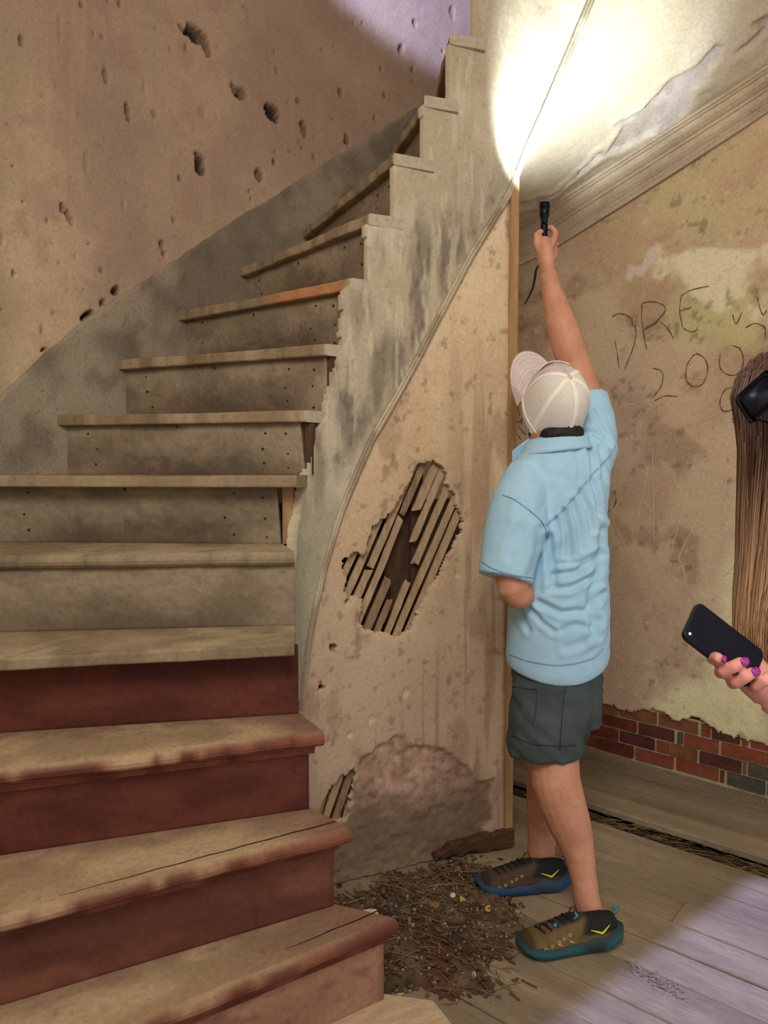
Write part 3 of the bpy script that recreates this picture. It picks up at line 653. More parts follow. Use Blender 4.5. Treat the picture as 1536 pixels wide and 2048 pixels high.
# ------------------------------------------------------------------ the staircase
stair = empty('staircase', (-.5, 1.6, 0), 'curved old wooden staircase with worn red and grey steps climbing left to right', 'staircase')
TRD = mat('worn_step_wood', attr=True, rough=.78, bump=.22, bscale=35, fine=.13, speck=.25, sscale=70)
def V2(p): return np.array(p[:2], float)
def line(k):
    n, o = V2(NI[k]), V2(OO[k]); e = (o - n) / np.linalg.norm(o - n); return n, o, e, np.array([e[1], -e[0]])
RI = {1: (-.002, 1.608), 2: (-.115, 1.644), 3: (-.177, 1.712), 4: (-.213, 1.812), 5: (-.234, 1.930), 6: (-.294, 2.110)}
TRIM = {7: .012, 8: .012, 9: .045, 10: .03}
RO = {}
for k in range(1, 19):
    n, o, e, b = line(k)
    if k not in RI: RI[k] = tuple(n + b * .028 + e * TRIM.get(k, .034))
    RO[k] = tuple(V2(RI[k]) + e * (np.linalg.norm(o - V2(RI[k])) + .02))
THK = {1: .036, 2: .036, 3: .036, 4: .03, 5: .036}
def tread_color(k, T, A, front):
    """T along the step (0 inner end), A across from nosing to riser (0..1), front = 1 on the nosing face"""
    n = fbm(T * 9, A * 2.2, seed=200 + k); n2 = fbm(T * 34, A * 8, seed=220 + k); n3 = fbm(T * 80, A * 30, seed=240 + k)
    if k <= 3:
        worn = mix(L(158, 134, 102), L(182, 158, 122), ss(.35, .65, n)); paint = mix(L(98, 56, 43), L(126, 76, 58), ss(.35, .65, n2))
        back = mix(L(132, 104, 84), L(150, 122, 98), n)
        w = ss(.98, .62, A + (n2 - .5) * .5) * ss(.02, .22, T + (n - .5) * .3)
        c = mix(back, worn, w); c = mix(c, paint, front * (1 - .75 * ss(.5, .62, n2) * ss(.1, .35, T)))
        c = mix(c, paint, ss(.10, .0, T + (n2 - .5) * .12) * .35)
    elif k <= 5:
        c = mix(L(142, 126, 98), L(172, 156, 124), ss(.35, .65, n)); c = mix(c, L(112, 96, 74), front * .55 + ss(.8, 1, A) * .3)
        c = mix(c, L(96, 78, 60), ss(.6, .72, n2) * .35)
    else:
        c = mix(L(134, 116, 90), L(158, 140, 110), ss(.35, .65, n)); c = mix(c, L(98, 80, 60), ss(.55, .72, n2) * .4)
        if k == 9: c = mix(c, L(172, 124, 82), front * ss(.02, .05, T) * ss(.46, .36, T))
        if k == 6: c = mix(c, L(150, 132, 104), front * .4)
    end = ss(.012, .004, T)
    if k >= 7: c = mix(c, L(178, 168, 146), end * .9)
    return c
def make_tread(k, wave=.0025, length=None):
    n, o, e, b = line(k); th = THK.get(k, .034); zt = ZK[k]
    bi = V2(RI[k + 1]) + line(k + 1)[3] * .012 if k >= 1 else None; bo = V2(RO[k + 1]) + line(k + 1)[3] * .012
    if k >= 6: bi = V2(NI[k + 1]) + line(k + 1)[3] * .030
    o = o + e * .02
    nt = 72; ts = np.concatenate([[0, .004, .01, .02], np.linspace(.03, 1, nt - 4)])
    r = th * .5 if k in (1, 2, 3, 5) else .006
    prof = []                                   # (run back from nosing, drop, across, front)
    for a in np.linspace(1, .06, 14): prof.append((a, 0, a, 0, 'a'))
    for q in np.linspace(0, math.pi / 2, 5): prof.append((r - r * math.sin(q), r - r * math.cos(q), 0, min(1, q), 'd'))
    prof.append((0.0 if r > .01 else 0, th - r, 0, 1, 'd'))
    for q in np.linspace(0, math.pi / 2, 4)[1:]: prof.append((r - r * math.cos(q), th - r + r * math.sin(q), 0, 1, 'd'))
    prof.append((1, th, 1, 1, 'a'))
    V = []; T_ = []; A_ = []; F_ = []
    for t in ts:
        f = n + (o - n) * t; bk = bi + (bo - bi) * t; run = bk - f; ln = np.linalg.norm(run); ru = run / ln
        wv = wave * math.sin(t * 17 + k * 2) + .0015 * math.sin(t * 61 + k)
        wear = (.006 if k <= 3 else .003) * math.exp(-((t - .45) / .25) ** 2)
        for (a, dz, ac, fr, ty) in prof:
            d = a * ln if ty == 'a' else a
            if ty == 'a' and d < r: d = r
            p = f + ru * (d + (wv if d < .05 else 0)); z = zt - dz - (wear * max(0, 1 - d / .12) if dz < th * .5 else 0)
            V.append((p[0], p[1], z)); T_.append(t); A_.append(ac); F_.append(fr)
    m = len(prof); nT = len(ts); F = []
    for i in range(nT - 1):
        for j in range(m - 1): F.append((i * m + j, i * m + j + 1, (i + 1) * m + j + 1, (i + 1) * m + j))
        F.append((i * m + m - 1, i * m, (i + 1) * m, (i + 1) * m + m - 1))
    F += [tuple(range(m))[::-1], tuple(m * (nT - 1) + j for j in range(m))]
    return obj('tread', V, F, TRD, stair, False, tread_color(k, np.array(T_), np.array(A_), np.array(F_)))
def riser_color(k, T, H):
    n = fbm(T * 7, H * 2, seed=300 + k); n2 = fbm(T * 30, H * 9, seed=320 + k); n3 = fbm(T * 90, H * 30, seed=340 + k)
    if k <= 4:
        c = mix(L(78, 37, 29), L(98, 50, 38), ss(.35, .65, n))
        if k == 1: c = mix(L(140, 102, 82), L(156, 118, 96), ss(.35, .65, n))
        if k == 2: c = mix(L(92, 52, 40), L(114, 70, 54), ss(.35, .65, n))
        c = mix(c, L(66, 34, 28), ss(.56, .72, n2) * .4)
    else:
        c = mix(L(124, 110, 90), L(146, 132, 108), ss(.35, .65, n))
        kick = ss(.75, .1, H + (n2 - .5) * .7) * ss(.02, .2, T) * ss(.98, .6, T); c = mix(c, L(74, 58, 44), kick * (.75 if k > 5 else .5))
        c = mix(c, L(96, 80, 62), ss(.58, .7, n2) * .35)
    return c
NAIL = mat('rusty_nail', (34, 24, 20), (60, 40, 28), scale=40, rough=.7)
def make_riser(k):
    a, bq = V2(RI[k]), V2(RO[k]); e = (bq - a); ln = np.linalg.norm(e); e /= ln; b = np.array([e[1], -e[0]])
    z0, z1 = ZK[k - 1] - .004 if k > 1 else .03, ZK[k] - THK.get(k, .034) + .004
    nx, nz = 70, 16; T, H = np.meshgrid(np.linspace(0, 1, nx), np.linspace(0, 1, nz), indexing='ij')
    lean = {6: .012, 7: .016, 9: .02, 10: .014, 4: .0}.get(k, 0)
    Tx = T * ln + (1 - T) * lean * (H - .5) * -1 * 0 + np.where(T == 0, -lean * H + (rs.uniform(-.002, .002)), 0) * -1
    dd = (fbm(T * 5, H * 2, seed=360 + k) - .5) * .004
    P = a + Tx[..., None] * e + dd[..., None] * b
    Vf = np.concatenate([P, (z0 + (z1 - z0) * H)[..., None]], -1).reshape(-1, 3)
    Vb = Vf.copy(); Vb[:, :2] += b * .018
    nv = len(Vf); I = np.arange(nv).reshape(nx, nz)
    F = gridfaces(nx, nz) + [tuple(reversed([q + nv for q in f])) for f in gridfaces(nx, nz)]
    bd = list(I[:, 0]) + list(I[-1, 1:]) + list(I[-2::-1, -1]) + list(I[0, -2:0:-1])
    F += [(bd[(i + 1) % len(bd)], bd[i], bd[i] + nv, bd[(i + 1) % len(bd)] + nv) for i in range(len(bd))]
    c = riser_color(k, T, H).reshape(-1, 3)
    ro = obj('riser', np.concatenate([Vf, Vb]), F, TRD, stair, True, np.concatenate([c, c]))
    ro.data.polygons.foreach_set('use_smooth', [f < (nx - 1) * (nz - 1) for f in range(len(ro.data.polygons))])
    if k >= 6 and k <= 11:
        mb = MB()
        for (t, h) in ((.05, .15), (.05, .45), (.06, .8), (.16, .82), (.17, .5), (.16, .22), (.82, .2), (.83, .55), (.84, .85), (.5, .9)):
            t += rs.uniform(-.015, .015); h += rs.uniform(-.05, .05)
            p = a + e * t * ln; z = z0 + (z1 - z0) * h
            cc_ = np.array([p[0], p[1], z]); rr = rs.uniform(.0025, .0042)
            ring = lambda d, q: [cc_ + np.array([*(e * math.cos(w) * q), math.sin(w) * q]) - np.array([*b, 0]) * d for w in np.linspace(0, 2 * math.pi, 8, endpoint=False)]
            mb.ring([ring(-.002, rr), ring(.0022, rr), ring(.003, rr * .6)])
        tag(mb.build('nail_heads', NAIL, ro), kind='stuff')
    return ro
for k in range(1, 18): make_tread(k)
for k in range(1, 18): make_riser(k)
# splits in the two lowest treads, behind the nosing
CRK = mat('dark_split', (30, 22, 17), (48, 36, 28), scale=40, rough=.95, fine=0)
for (k, t0, t1, d0, d1) in ((1, .0, .16, .052, .046), (2, .0, .42, .050, .030)):
    n, o, e, b = line(k); V = []; ts = np.linspace(t0, t1, 24); ln_ = np.linalg.norm(o - n)
    for i, t in enumerate(ts):
        u_ = (t - t0) / (t1 - t0); w = .0022 * (1 - u_) ** .6 + .0004; d_ = d0 + (d1 - d0) * u_ + .0012 * math.sin(t * 90)
        for q in (-w, w):
            p = n + e * (t * ln_ + .018 * (i == 0)) + b * (d_ + q); V.append((p[0], p[1], ZK[k] + .0006 - (.006 * math.exp(-((t - .45) / .25) ** 2)) * max(0, 1 - d_ / .12)))
    obj('split', V, gridfaces(24, 2), CRK, stair)
# cove moulding tucked under the nosing of the red steps
for k in (1, 2, 3):
    a, bq = V2(RI[k]), V2(RO[k]); e = (bq - a); ln = np.linalg.norm(e); e /= ln; b = np.array([e[1], -e[0]]); zt = ZK[k] - THK[k]
    V = []; C_ = []; ts = np.linspace(-.012, ln, 40)
    for i, t in enumerate(ts):
        for (d, z) in ((.002, -.026), (-.004, -.026), (-.006, -.021), (-.009, -.012), (-.016, -.006), (-.018, 0.001), (.002, .001)):
            p = a + e * t + b * d; V.append((p[0], p[1], zt + z))
    F = []
    for i in range(39):
        for q in range(7): F.append((i * 7 + q, i * 7 + (q + 1) % 7, i * 7 + 7 + (q + 1) % 7, i * 7 + 7 + q))
    F += [tuple(range(7))[::-1], tuple(39 * 7 + q for q in range(7))]
    V = np.array(V); obj('cove_moulding', V, F, TRD, stair, False, mix(L(92, 46, 34), L(128, 74, 56), ss(.35, .65, fbm(V[:, 0] * 20, V[:, 1] * 20, seed=371 + k))))
# low bottom step of two pale boards
PB = mat('pale_board', (176, 152, 120), (200, 176, 144), scale=5, rough=.8, bump=.25, bscale=20, stretch=(.5, .1, .2), rotz=math.radians(32))
r1a, r1b = V2(RI[1]), V2(RO[1]); e1 = (r1b - r1a) / np.linalg.norm(r1b - r1a); b1 = np.array([e1[1], -e1[0]])
def slab(name, pts, z0, z1, m, par, bev=.004):
    n = len(pts); c = np.mean(pts, 0); ins = [np.array(p) + (c - np.array(p)) / np.linalg.norm(c - np.array(p)) * bev for p in pts]
    V = [(*p, z0) for p in pts] + [(*p, z1 - bev) for p in pts] + [(*p, z1) for p in ins]; F = [tuple(range(n))[::-1], tuple(2 * n + i for i in range(n))]
    for r in (0, 1):
        for i in range(n): F.append((r * n + i, r * n + (i + 1) % n, r * n + n + (i + 1) % n, r * n + n + i))
    return obj(name, V, F, m, par)
A0, A1 = np.array([.113, 1.607]), np.array([.104, 1.475])
q0, q1 = A0 - b1 * .0, r1b + b1 * .02
slab('bottom_board', [r1a + b1 * .03, A0, A0 - b1 * .10 + np.array([-.012, .0]), r1b - b1 * .11, r1b + b1 * .03], 0, ZK[0], PB, stair)
slab('bottom_board', [A0 - b1 * .103 + np.array([-.012, 0]), A0 - b1 * .235 + np.array([-.014, .0]), r1b - b1 * .24, r1b - b1 * .113], 0, ZK[0] - .003, PB, stair)

# plastered string above the spandrel, stepped along the treads and broken at its lower edge
STP = [(1000, -500), (1300, -500), (1300, 390), (1016, 392), (940, 511), (830, 721), (740, 881), (680, 1021), (640, 1151), (605, 1331), (598, 1425), (596, 1440), (586.5, 1440), (586.5, 1300), (587, 1200), (587, 1110), (590, 1060), (599, 1005), (606, 965), (616, 930), (622, 905), (628, 880), (634, 862), (650, 832), (654, 800), (660, 760), (667, 725), (680, 690), (684, 640), (681, 592), (692, 574), (736, 575), (733, 556), (730, 452), (788, 452), (786, 436), (785, 332), (849, 330), (846, 314), (845, 214), (912, 208), (908, 196), (903, 84), (980, 84), (978, 66), (968, -60)]
spoly = []
for (x, y) in STP:
    h = chit(x, y)
    if h: spoly.append(h)
SEND = CI.near(.87, 2.22)
hi = [h for h in spoly if h[1] > 2.8]
zsx = lambda S: np.interp(S, [NS[k] for k in range(13, 19)], [ZK[k] for k in range(13, 19)])
def st_keep(S, Z):
    w = (fbm(S * 32, Z * 32, seed=401) - .5)
    rough = ss(2.0, 1.7, Z)
    ins = inpoly(S + w * .022 * rough, Z + w * .010, spoly)
    # beyond the traced part the stepped top goes on upward with the treads
    up = np.zeros(S.shape, bool)
    for k in range(13, 18): up |= (S >= NS[k] + .0) & (Z < ZK[k] - .03) & (Z > zbead(S) - .004)
    return (ins & (Z > zbead(S) - .004)) | (up & (S > NS[13] + .004))
def st_depth(S, Z): return .007 + (fbm(S * 3, Z * 3, seed=402) - .5) * .008 + (fbm(S * 20, Z * 20, seed=403) - .5) * .003
def st_color(S, Z, D):
    n = fbm(S * 5, Z * 3, seed=411); st = fbm(S * 26, Z * 5, seed=412); n3 = fbm(S * 45, Z * 22, seed=413)
    base = mix(L(176, 164, 138), L(196, 186, 160), ss(.35, .65, n))
    dirt = ss(.36, .60, st * .6 + n * .4) ; dirt = dirt * ss(.50, .18, abs(Z - 1.72 - (S - 1.0) * .5)) 
    edge = ss(.0, .05, np.abs(sdpoly(S, Z, spoly)))
    c = mix(base, L(116, 106, 90), dirt * .85 * (.35 + .65 * edge)); c = mix(c, L(92, 80, 66), ss(.55, .7, n3) * dirt * .6)
    c = mix(c, L(206, 198, 172), ss(.62, .72, fbm(S * 60, Z * 9, seed=414)) * .45)
    c = mix(c, L(150, 152, 132), ss(1.35, .9, Z) * .5)
    return c
string = surface('string_face', CI, S_TAN - .04, SEND, .62, 3.75, .0058, st_depth, st_color, st_keep, PLA, stair, thick=.03, rimcol=L(198, 182, 150))
# bead along the lower edge
V = []; sb = np.linspace(BS[0], BS[-3], 150)
for s in sb:
    z = float(zbead(s)); sl = (zbead(s + .01) - zbead(s - .01)) / .02; nrm = np.array([sl, -1.0]); nrm /= np.linalg.norm(nrm)
    for (q, d) in ((-.009, .004), (-.009, .016), (-.004, .019), (0, .013), (.005, .017), (.010, .014), (.012, .004)):
        V.append(CI.p3(np.array(s + nrm[0] * q), z + nrm[1] * q, np.array(d)))
V = np.array(V); cb_ = mix(L(150, 138, 114), L(186, 174, 148), ss(.35, .65, fbm(V[:, 0] * 14, V[:, 2] * 14, seed=421)))
obj('bead_moulding', V, gridfaces(len(sb), 7), SKM, stair, False, cb_)
# rough carriage timber showing where the string plaster has broken away
CARR = mat('carriage_timber', (140, 108, 80), (176, 142, 108), scale=7, rough=.9, bump=.5, stretch=(5, 5, 1))
for (k, m_) in ((6, CARR), (7, BACK), (8, BACK), (9, BACK)):
    a = V2(RI[k]); n, o, e, b = line(k); c_ = a - e * (.018 if k == 6 else .012) + b * .03; w_ = .028 if k == 6 else .018
    R = np.array([[e[0], b[0], 0], [e[1], b[1], 0], [0, 0, 1]])
    zz0, zz1 = ZK[k - 1], ZK[k] - .034
    mb = MB().box((c_[0], c_[1], (zz0 + zz1) / 2), (w_ * .5 if k == 6 else .012, .03, (zz1 - zz0) / 2), R); mb.build('carriage_timber', m_, stair)

# ------------------------------------------------------------------ litter on the floor
DEB = [(tuple(atz(x, y, 0)[:2])) for x, y in [(664, 1822), (700, 1792), (760, 1770), (850, 1738), (930, 1722), (990, 1735), (1030, 1775), (1046, 1850), (1000, 1885), (1012, 1950), (985, 1985), (900, 1988), (840, 1985), (775, 2010), (750, 1900), (690, 1840)]]
DX0, DX1 = -.20, .50; DY0, DY1 = 1.60, 2.52
def ddeb(x, y): return sdpoly(x, y, DEB) + (fbm(x * 12, y * 12, seed=501) - .5) * .10
nx, ny = 150, 190
GX, GY = np.meshgrid(np.linspace(DX0, DX1, nx), np.linspace(DY0, DY1, ny), indexing='ij')
dd = ddeb(GX, GY); body = ss(.03, -.10, dd); hz_ = -.004 + body * (.006 + .018 * fbm(GX * 28, GY * 28, seed=502) * fbm(GX * 9, GY * 9, seed=503) * 2)
P = np.stack([GX, GY, hz_], -1).reshape(-1, 3)
cd = mix(L(62, 50, 39), L(110, 92, 72), ss(.35, .65, fbm(GX * 16, GY * 16, seed=504))); cd = mix(cd, L(140, 122, 98), ss(.55, .7, fbm(GX * 30, GY * 30, seed=505)) * ss(2.15, 2.3, GY + GX * -.1))
cd = mix(cd, L(92, 58, 40), ss(.5, .68, fbm(GX * 8, GY * 8, seed=506)) * ss(2.1, 1.95, GY) * .8)
F = [f for f in gridfaces(nx, ny) if dd.reshape(-1)[f[0]] < .03]
used = sorted({i for f in F for i in f}); mp_ = {v: i for i, v in enumerate(used)}
tag(obj('dirt', P[used], [tuple(mp_[i] for i in f) for f in F], mat('dirt', attr=True, rough=.95, bump=.9, bscale=110, fine=.35), None, True, cd.reshape(-1, 3)[used]), 'dark crumbly dirt heaped on the floor at the foot of the stairs', 'dirt', kind='stuff')
rd = random.Random(21)
_cx, _cy = RNG.uniform(DX0, DX1, 9000), RNG.uniform(DY0, DY1, 9000); _cd = ddeb(_cx, _cy)
_m = _cd < .10; POOL = list(zip(_cx[_m].tolist(), _cy[_m].tolist(), _cd[_m].tolist()))
def spot():
    hi = abs(rd.gauss(0, .035)) - .01
    while True:
        q = rd.choice(POOL)
        if q[2] < hi: return q
def ground(x, y):
    i = min(nx - 1, max(0, int((x - DX0) / (DX1 - DX0) * (nx - 1)))); j = min(ny - 1, max(0, int((y - DY0) / (DY1 - DY0) * (ny - 1)))); return max(0.0, hz_[i, j])
def rotm(a, b, c):
    ca, sa, cb, sb, cc_, sc_ = math.cos(a), math.sin(a), math.cos(b), math.sin(b), math.cos(c), math.sin(c)
    return np.array([[ca, -sa, 0], [sa, ca, 0], [0, 0, 1]]) @ np.array([[1, 0, 0], [0, cb, -sb], [0, sb, cb]]) @ np.array([[cc_, 0, sc_], [0, 1, 0], [-sc_, 0, cc_]])
def scatter(name, n, kindf, m, label, cat):
    mb = MB()
    for i in range(n): kindf(mb)
    return tag(mb.build(name, m), label, cat, kind='stuff')
def crumb(mb):
    x, y, d = spot()
    if y < 2.05 and rd.random() < .6: x, y, d = spot()
    s = rd.uniform(.001, .0036) * (1.5 if rd.random() < .12 else 1); mb.box((x, y, ground(x, y) + s * .6), (s, s * rd.uniform(.5, 1), s * rd.uniform(.4, .9)), rotm(rd.uniform(0, 6), rd.uniform(-.6, .6), rd.uniform(-.6, .6)))
def leafv(mb, x, y, z, l, w, a, cup):
    R = rotm(a, rd.uniform(-.35, .35), rd.uniform(-.35, .35)); V = []
    for t in np.linspace(-1, 1, 5):
        ww = w * (1 - abs(t) ** 1.7) + .0006
        for q in (-1, 0, 1): V.append(np.array([x, y, z]) + R @ np.array([t * l, q * ww, cup * abs(q) * w + cup * .5 * t * t * l]))
    off = len(V); V += [v - np.array([0, 0, .0007]) for v in V]
    F = gridfaces(5, 3) + [tuple(reversed([i + off for i in f])) for f in gridfaces(5, 3)]
    mb.add(V, F)
def leaf(mb):
    x, y, d = spot(); leafv(mb, x, y, ground(x, y) + .004, rd.uniform(.005, .014), rd.uniform(.003, .007), rd.uniform(0, 6), rd.uniform(-.4, .7))
def twig(mb):
    x, y, d = spot(); a = rd.gauss(FD + .1, .8); l = rd.uniform(.015, .06); z = ground(x, y) + .004; c, s = math.cos(a), math.sin(a); bnd = rd.uniform(-.2, .2)
    mb.tube([(x - c * l, y - s * l, z), (x - s * l * bnd, y + c * l * bnd, z + rd.uniform(0, .006)), (x + c * l, y + s * l, z + rd.uniform(-.001, .004))], [rd.uniform(.0006, .0018)] * 3, 4)
def splinter(mb):
    x, y, d = spot(); a = rd.gauss(FD, .35); l = rd.uniform(.006, .026); mb.box((x, y, ground(x, y) + .003), (l, rd.uniform(.001, .004), rd.uniform(.001, .0025)), rotm(a, rd.uniform(-.3, .3), rd.uniform(-.15, .15)))
scatter('plaster_crumbs', 650, crumb, mat('plaster_crumb', (128, 112, 90), (176, 160, 132), scale=40, rough=.95), 'pale plaster crumbs scattered over the dirt', 'rubble')
scatter('leaf_litter', 460, leaf, mat('leaf_litter', (62, 48, 36), (120, 98, 72), scale=25, rough=.9), 'small dry brown leaf fragments in the dirt', 'leaves')
scatter('twigs', 170, twig, mat('twig', (84, 66, 46), (142, 118, 84), scale=30, rough=.9), 'thin twigs and straw strewn in the dirt', 'twigs')
scatter('wood_splinters', 190, splinter, mat('splinter', (74, 50, 36), (122, 90, 64), scale=25, rough=.9, bump=.5), 'reddish rotten wood splinters over the boards', 'splinters')
# larger single pieces
def lump(name, c, r, m, label, cat, seed, grp=None):
    mb = MB(); ellip_ = []
    for i in range(1, 7):
        q = math.pi * i / 7; ring = []
        for w in np.linspace(0, 2 * math.pi, 9, endpoint=False):
            k = 1 + (rd.random() - .5) * .5; ring.append(np.array([c[0] + r[0] * k * math.sin(q) * math.cos(w), c[1] + r[1] * k * math.sin(q) * math.sin(w), max(.0, c[2] - r[2] * math.cos(q))]))
        ellip_.append(ring)
    mb.ring(ellip_); return tag(mb.build(name, m), label, cat, grp)
CHK = mat('plaster_chunk', (196, 182, 150), (220, 208, 178), scale=30, rough=.95, bump=.5)
p = atz(738, 1832, .012); lump('plaster_chunk', (p[0], p[1], .016), (.030, .018, .014), CHK, 'pale plaster chunk lying just behind the lowest red nosing', 'plaster chunk', 1)
BCH = mat('wood_chunk', (108, 78, 48), (140, 104, 66), scale=20, rough=.9, bump=.5)
p = atz(868, 1818, .01); lump('wood_chunk', (p[0], p[1], .02), (.016, .012, .013), BCH, 'small brown cube of wood in the rubble below the rotted baseboard', 'wood chunk', 2)
p = atz(905, 1797, .01); lump('plaster_chunk', (p[0], p[1], .018), (.010, .010, .009), CHK, 'round pale pebble of plaster right of the brown wood cube', 'plaster chunk', 3)
LFM = mat('yellow_leaf', (176, 138, 76), (204, 168, 100), scale=30, rough=.8)
for (x, y, l, w, a, lab) in ((975, 1824, .017, .009, 1.2, 'yellow dry leaf on the boards in front of the farther shoe'), (930, 1812, .030, .011, 1.9, 'long curled tan leaf left of the yellow leaf'), (800, 1995, .012, .006, .4, 'small orange leaf beside the lowest riser'), (948, 1955, .010, .005, 1.4, 'tiny yellow-green leaf in the splinters')):
    p = atz(x, y, .01); mb = MB(); leafv(mb, p[0], p[1], .014, l, w, a, .5); tag(mb.build('dry_leaf', LFM, None, True), lab, 'leaf')
# straw packed into the gap of the missing floorboard
STR = mat('straw', (104, 86, 58), (166, 142, 100), scale=30, rough=.9); mb = MB()
for i in range(800):
    u = rd.uniform(-2.0, .15); n = rd.uniform(2.510, 2.628); den = .35 + .65 * float(vn(np.array([u * 5]), np.array([0.]), seed=3)[0])
    if rd.random() > den: continue
    a = FD + rd.gauss(0, .45); l = rd.uniform(.012, .05); q = FU * u + FN * n; c, s = math.cos(a), math.sin(a); z = rd.uniform(-.034, -.008)
    dn = abs((np.array([c, s]) * l) @ FN); 
    if n + dn > 2.627 or n - dn < 2.511: continue
    mb.tube([(q[0] - c * l, q[1] - s * l, z), (q[0] + rd.uniform(-.006, .006), q[1] + rd.uniform(-.006, .006), z + rd.uniform(0, .006)), (q[0] + c * l, q[1] + s * l, z + rd.uniform(-.003, .005))], [.0008, .0011, .0006], 4)
tag(mb.build('straw', STR), 'dry straw packed in the gap of the missing floorboard', 'straw', kind='stuff')
V = []; us = np.linspace(-2.2, 3.0, 120)
for u in us:
    for n in np.linspace(2.500, 2.638, 8):
        q = FU * u + FN * n; V.append((q[0], q[1], -.048 + .018 * float(vn(np.array([u * 30]), np.array([n * 60]), seed=9)[0]) + .016 * float(ss(.1, .5, u + 0.0))))
tag(obj('gap_dirt', V, gridfaces(120, 8), mat('gap_dirt', (38, 29, 22), (72, 57, 42), scale=30, rough=.95, bump=.8, bscale=90), None, True), 'dirt filling the long gap between floorboards', 'dirt', kind='stuff')
# line of mortar dust along the foot of the brick wall
def dust(mb):
    s = rd.uniform(W_MID, WO.near(1.9, 2.435)); d = abs(rd.gauss(0, .022)) + .006; p = WO.p3(np.array(s), .0, np.array(d)); r = rd.uniform(.0006, .0026); mb.box((p[0], p[1], r * .6), (r, r, r * .7), rotm(rd.uniform(0, 6), .2, .2))
scatter('mortar_dust', 700, dust, mat('mortar_dust', (128, 110, 92), (168, 150, 126), scale=40, rough=.95), 'crumbs of mortar along the foot of the brickwork', 'rubble')
mb = MB()
for i in range(260):
    t = rd.random(); p = atz(1255 + t * 105, 1922 + t * 62, .0); r = rd.uniform(.0006, .0019); x = p[0] + rd.gauss(0, .012); y = p[1] + rd.gauss(-.012, .012); mb.box((x, y, .001 + r * .4), (r, r, r * .5), rotm(rd.uniform(0, 6), .1, .1))
tag(mb.build('seam_grit', mat('mortar_dust')), 'pale grit along a floorboard seam right of the nearer shoe', 'rubble', kind='stuff')

# ------------------------------------------------------------------ the man with the flashlight
SKIN = mat('skin', (184, 128, 100), (206, 152, 122), scale=14, rough=.6, bump=.08, bscale=90, fine=.10)
A = lambda x, y, Y: aty(x, y, Y)
PXM = lambda px, Y: px * Y / FPX
def limb(mb, pts, n=18, flat=1.0):
    """pts: (x, y, depth, radius_px)"""
    P = [A(x, y, Y) for x, y, Y, r in pts]; R = [PXM(r, Y) for x, y, Y, r in pts]
    # rounded ends
    d0 = P[0] - P[1]; d0 /= np.linalg.norm(d0); d1 = P[-1] - P[-2]; d1 /= np.linalg.norm(d1)
    P = [P[0] + d0 * R[0] * .85, P[0] + d0 * R[0] * .5] + P + [P[-1] + d1 * R[-1] * .5, P[-1] + d1 * R[-1] * .85]; R = [R[0] * .35, R[0] * .85] + R + [R[-1] * .85, R[-1] * .35]
    mb.tube(P, R, n, True, flat)
def ellip(mb, c, ax, rad, n=20, m=12):
    c = np.asarray(c, float); ax = [np.asarray(a, float) for a in ax]; rings = []
    for i in range(1, m):
        q = math.pi * i / m; rings.append([c + ax[2] * rad[2] * math.cos(q) + math.sin(q) * (ax[0] * rad[0] * math.cos(w) + ax[1] * rad[1] * math.sin(w)) for w in np.linspace(0, 2 * math.pi, n, endpoint=False)])
    mb.ring(rings[::-1])
def loft(mb, rows, n=36, p=2.3):
    """rows: (centre xyz, half x, half y)"""
    rings = []
    for (c, a, b) in rows:
        w = np.linspace(0, 2 * math.pi, n, endpoint=False); cs, sn = np.cos(w), np.sin(w)
        X = np.sign(cs) * np.abs(cs) ** (2 / p) * a; Y = np.sign(sn) * np.abs(sn) ** (2 / p) * b
        rings.append([np.array([c[0] + X[i], c[1] + Y[i], c[2]]) for i in range(n)])
    mb.ring(rings)

# head frame: he looks straight up, crown of the cap towards us
HU = np.array([.15, -.78, .58]); HU /= np.linalg.norm(HU)
HW = np.array([-.20, .34, .91]); HW -= HU * (HW @ HU); HW /= np.linalg.norm(HW)
HL = np.cross(HU, HW)
BTN = A(1138, 757, 2.045); HC = BTN - HU * .117
hd3 = lambda l, w, u: HC + HL * l + HW * w + HU * u
LEGN = [(1108, 1400, 2.09, 56), (1104, 1505, 2.035, 53), (1111, 1560, 2.02, 50), (1122, 1600, 2.02, 48.5), (1136, 1640, 2.02, 45), (1150, 1680, 2.02, 38), (1160, 1715, 2.01, 31), (1167, 1755, 2.0, 27), (1173, 1800, 1.99, 27), (1182, 1840, 1.985, 31), (1184, 1868, 1.98, 30)]
LEGF = [(1120, 1400, 2.22, 50), (1098, 1505, 2.24, 44), (1093, 1560, 2.25, 40), (1090, 1605, 2.26, 38), (1087, 1650, 2.27, 32), (1083, 1690, 2.27, 28), (1080, 1722, 2.27, 29), (1080, 1750, 2.27, 28)]
b = MB()
limb(b, LEGN); limb(b, LEGF)
loft(b, [(A(1112, 1420, 2.15), .10, .09), (A(1112, 1340, 2.14), .125, .10), (A(1115, 1200, 2.13), .115, .09), (A(1115, 1050, 2.13), .115, .095), (A(1112, 960, 2.13), .12, .085), (A(1112, 915, 2.13), .085, .07), (A(1112, 895, 2.13), .06, .06)])
limb(b, [(1112, 915, 2.14, 52), (1112, 870, 2.135, 50), (1108, 830, 2.15, 50)])
ellip(b, hd3(0, 0, 0), (HL, HW, HU), (.074, .093, .108))
ellip(b, hd3(0, .055, -.055), (HL, HW, HU), (.055, .05, .062))            # jaw
ellip(b, hd3(0, .098, -.015), (HL, HW, HU), (.012, .016, .022))           # nose
ellip(b, hd3(0, .088, .022), (HL, HW, HU), (.05, .012, .010))             # brow
ellip(b, hd3(0, .098, -.062), (HL, HW, HU), (.024, .008, .008))           # lips
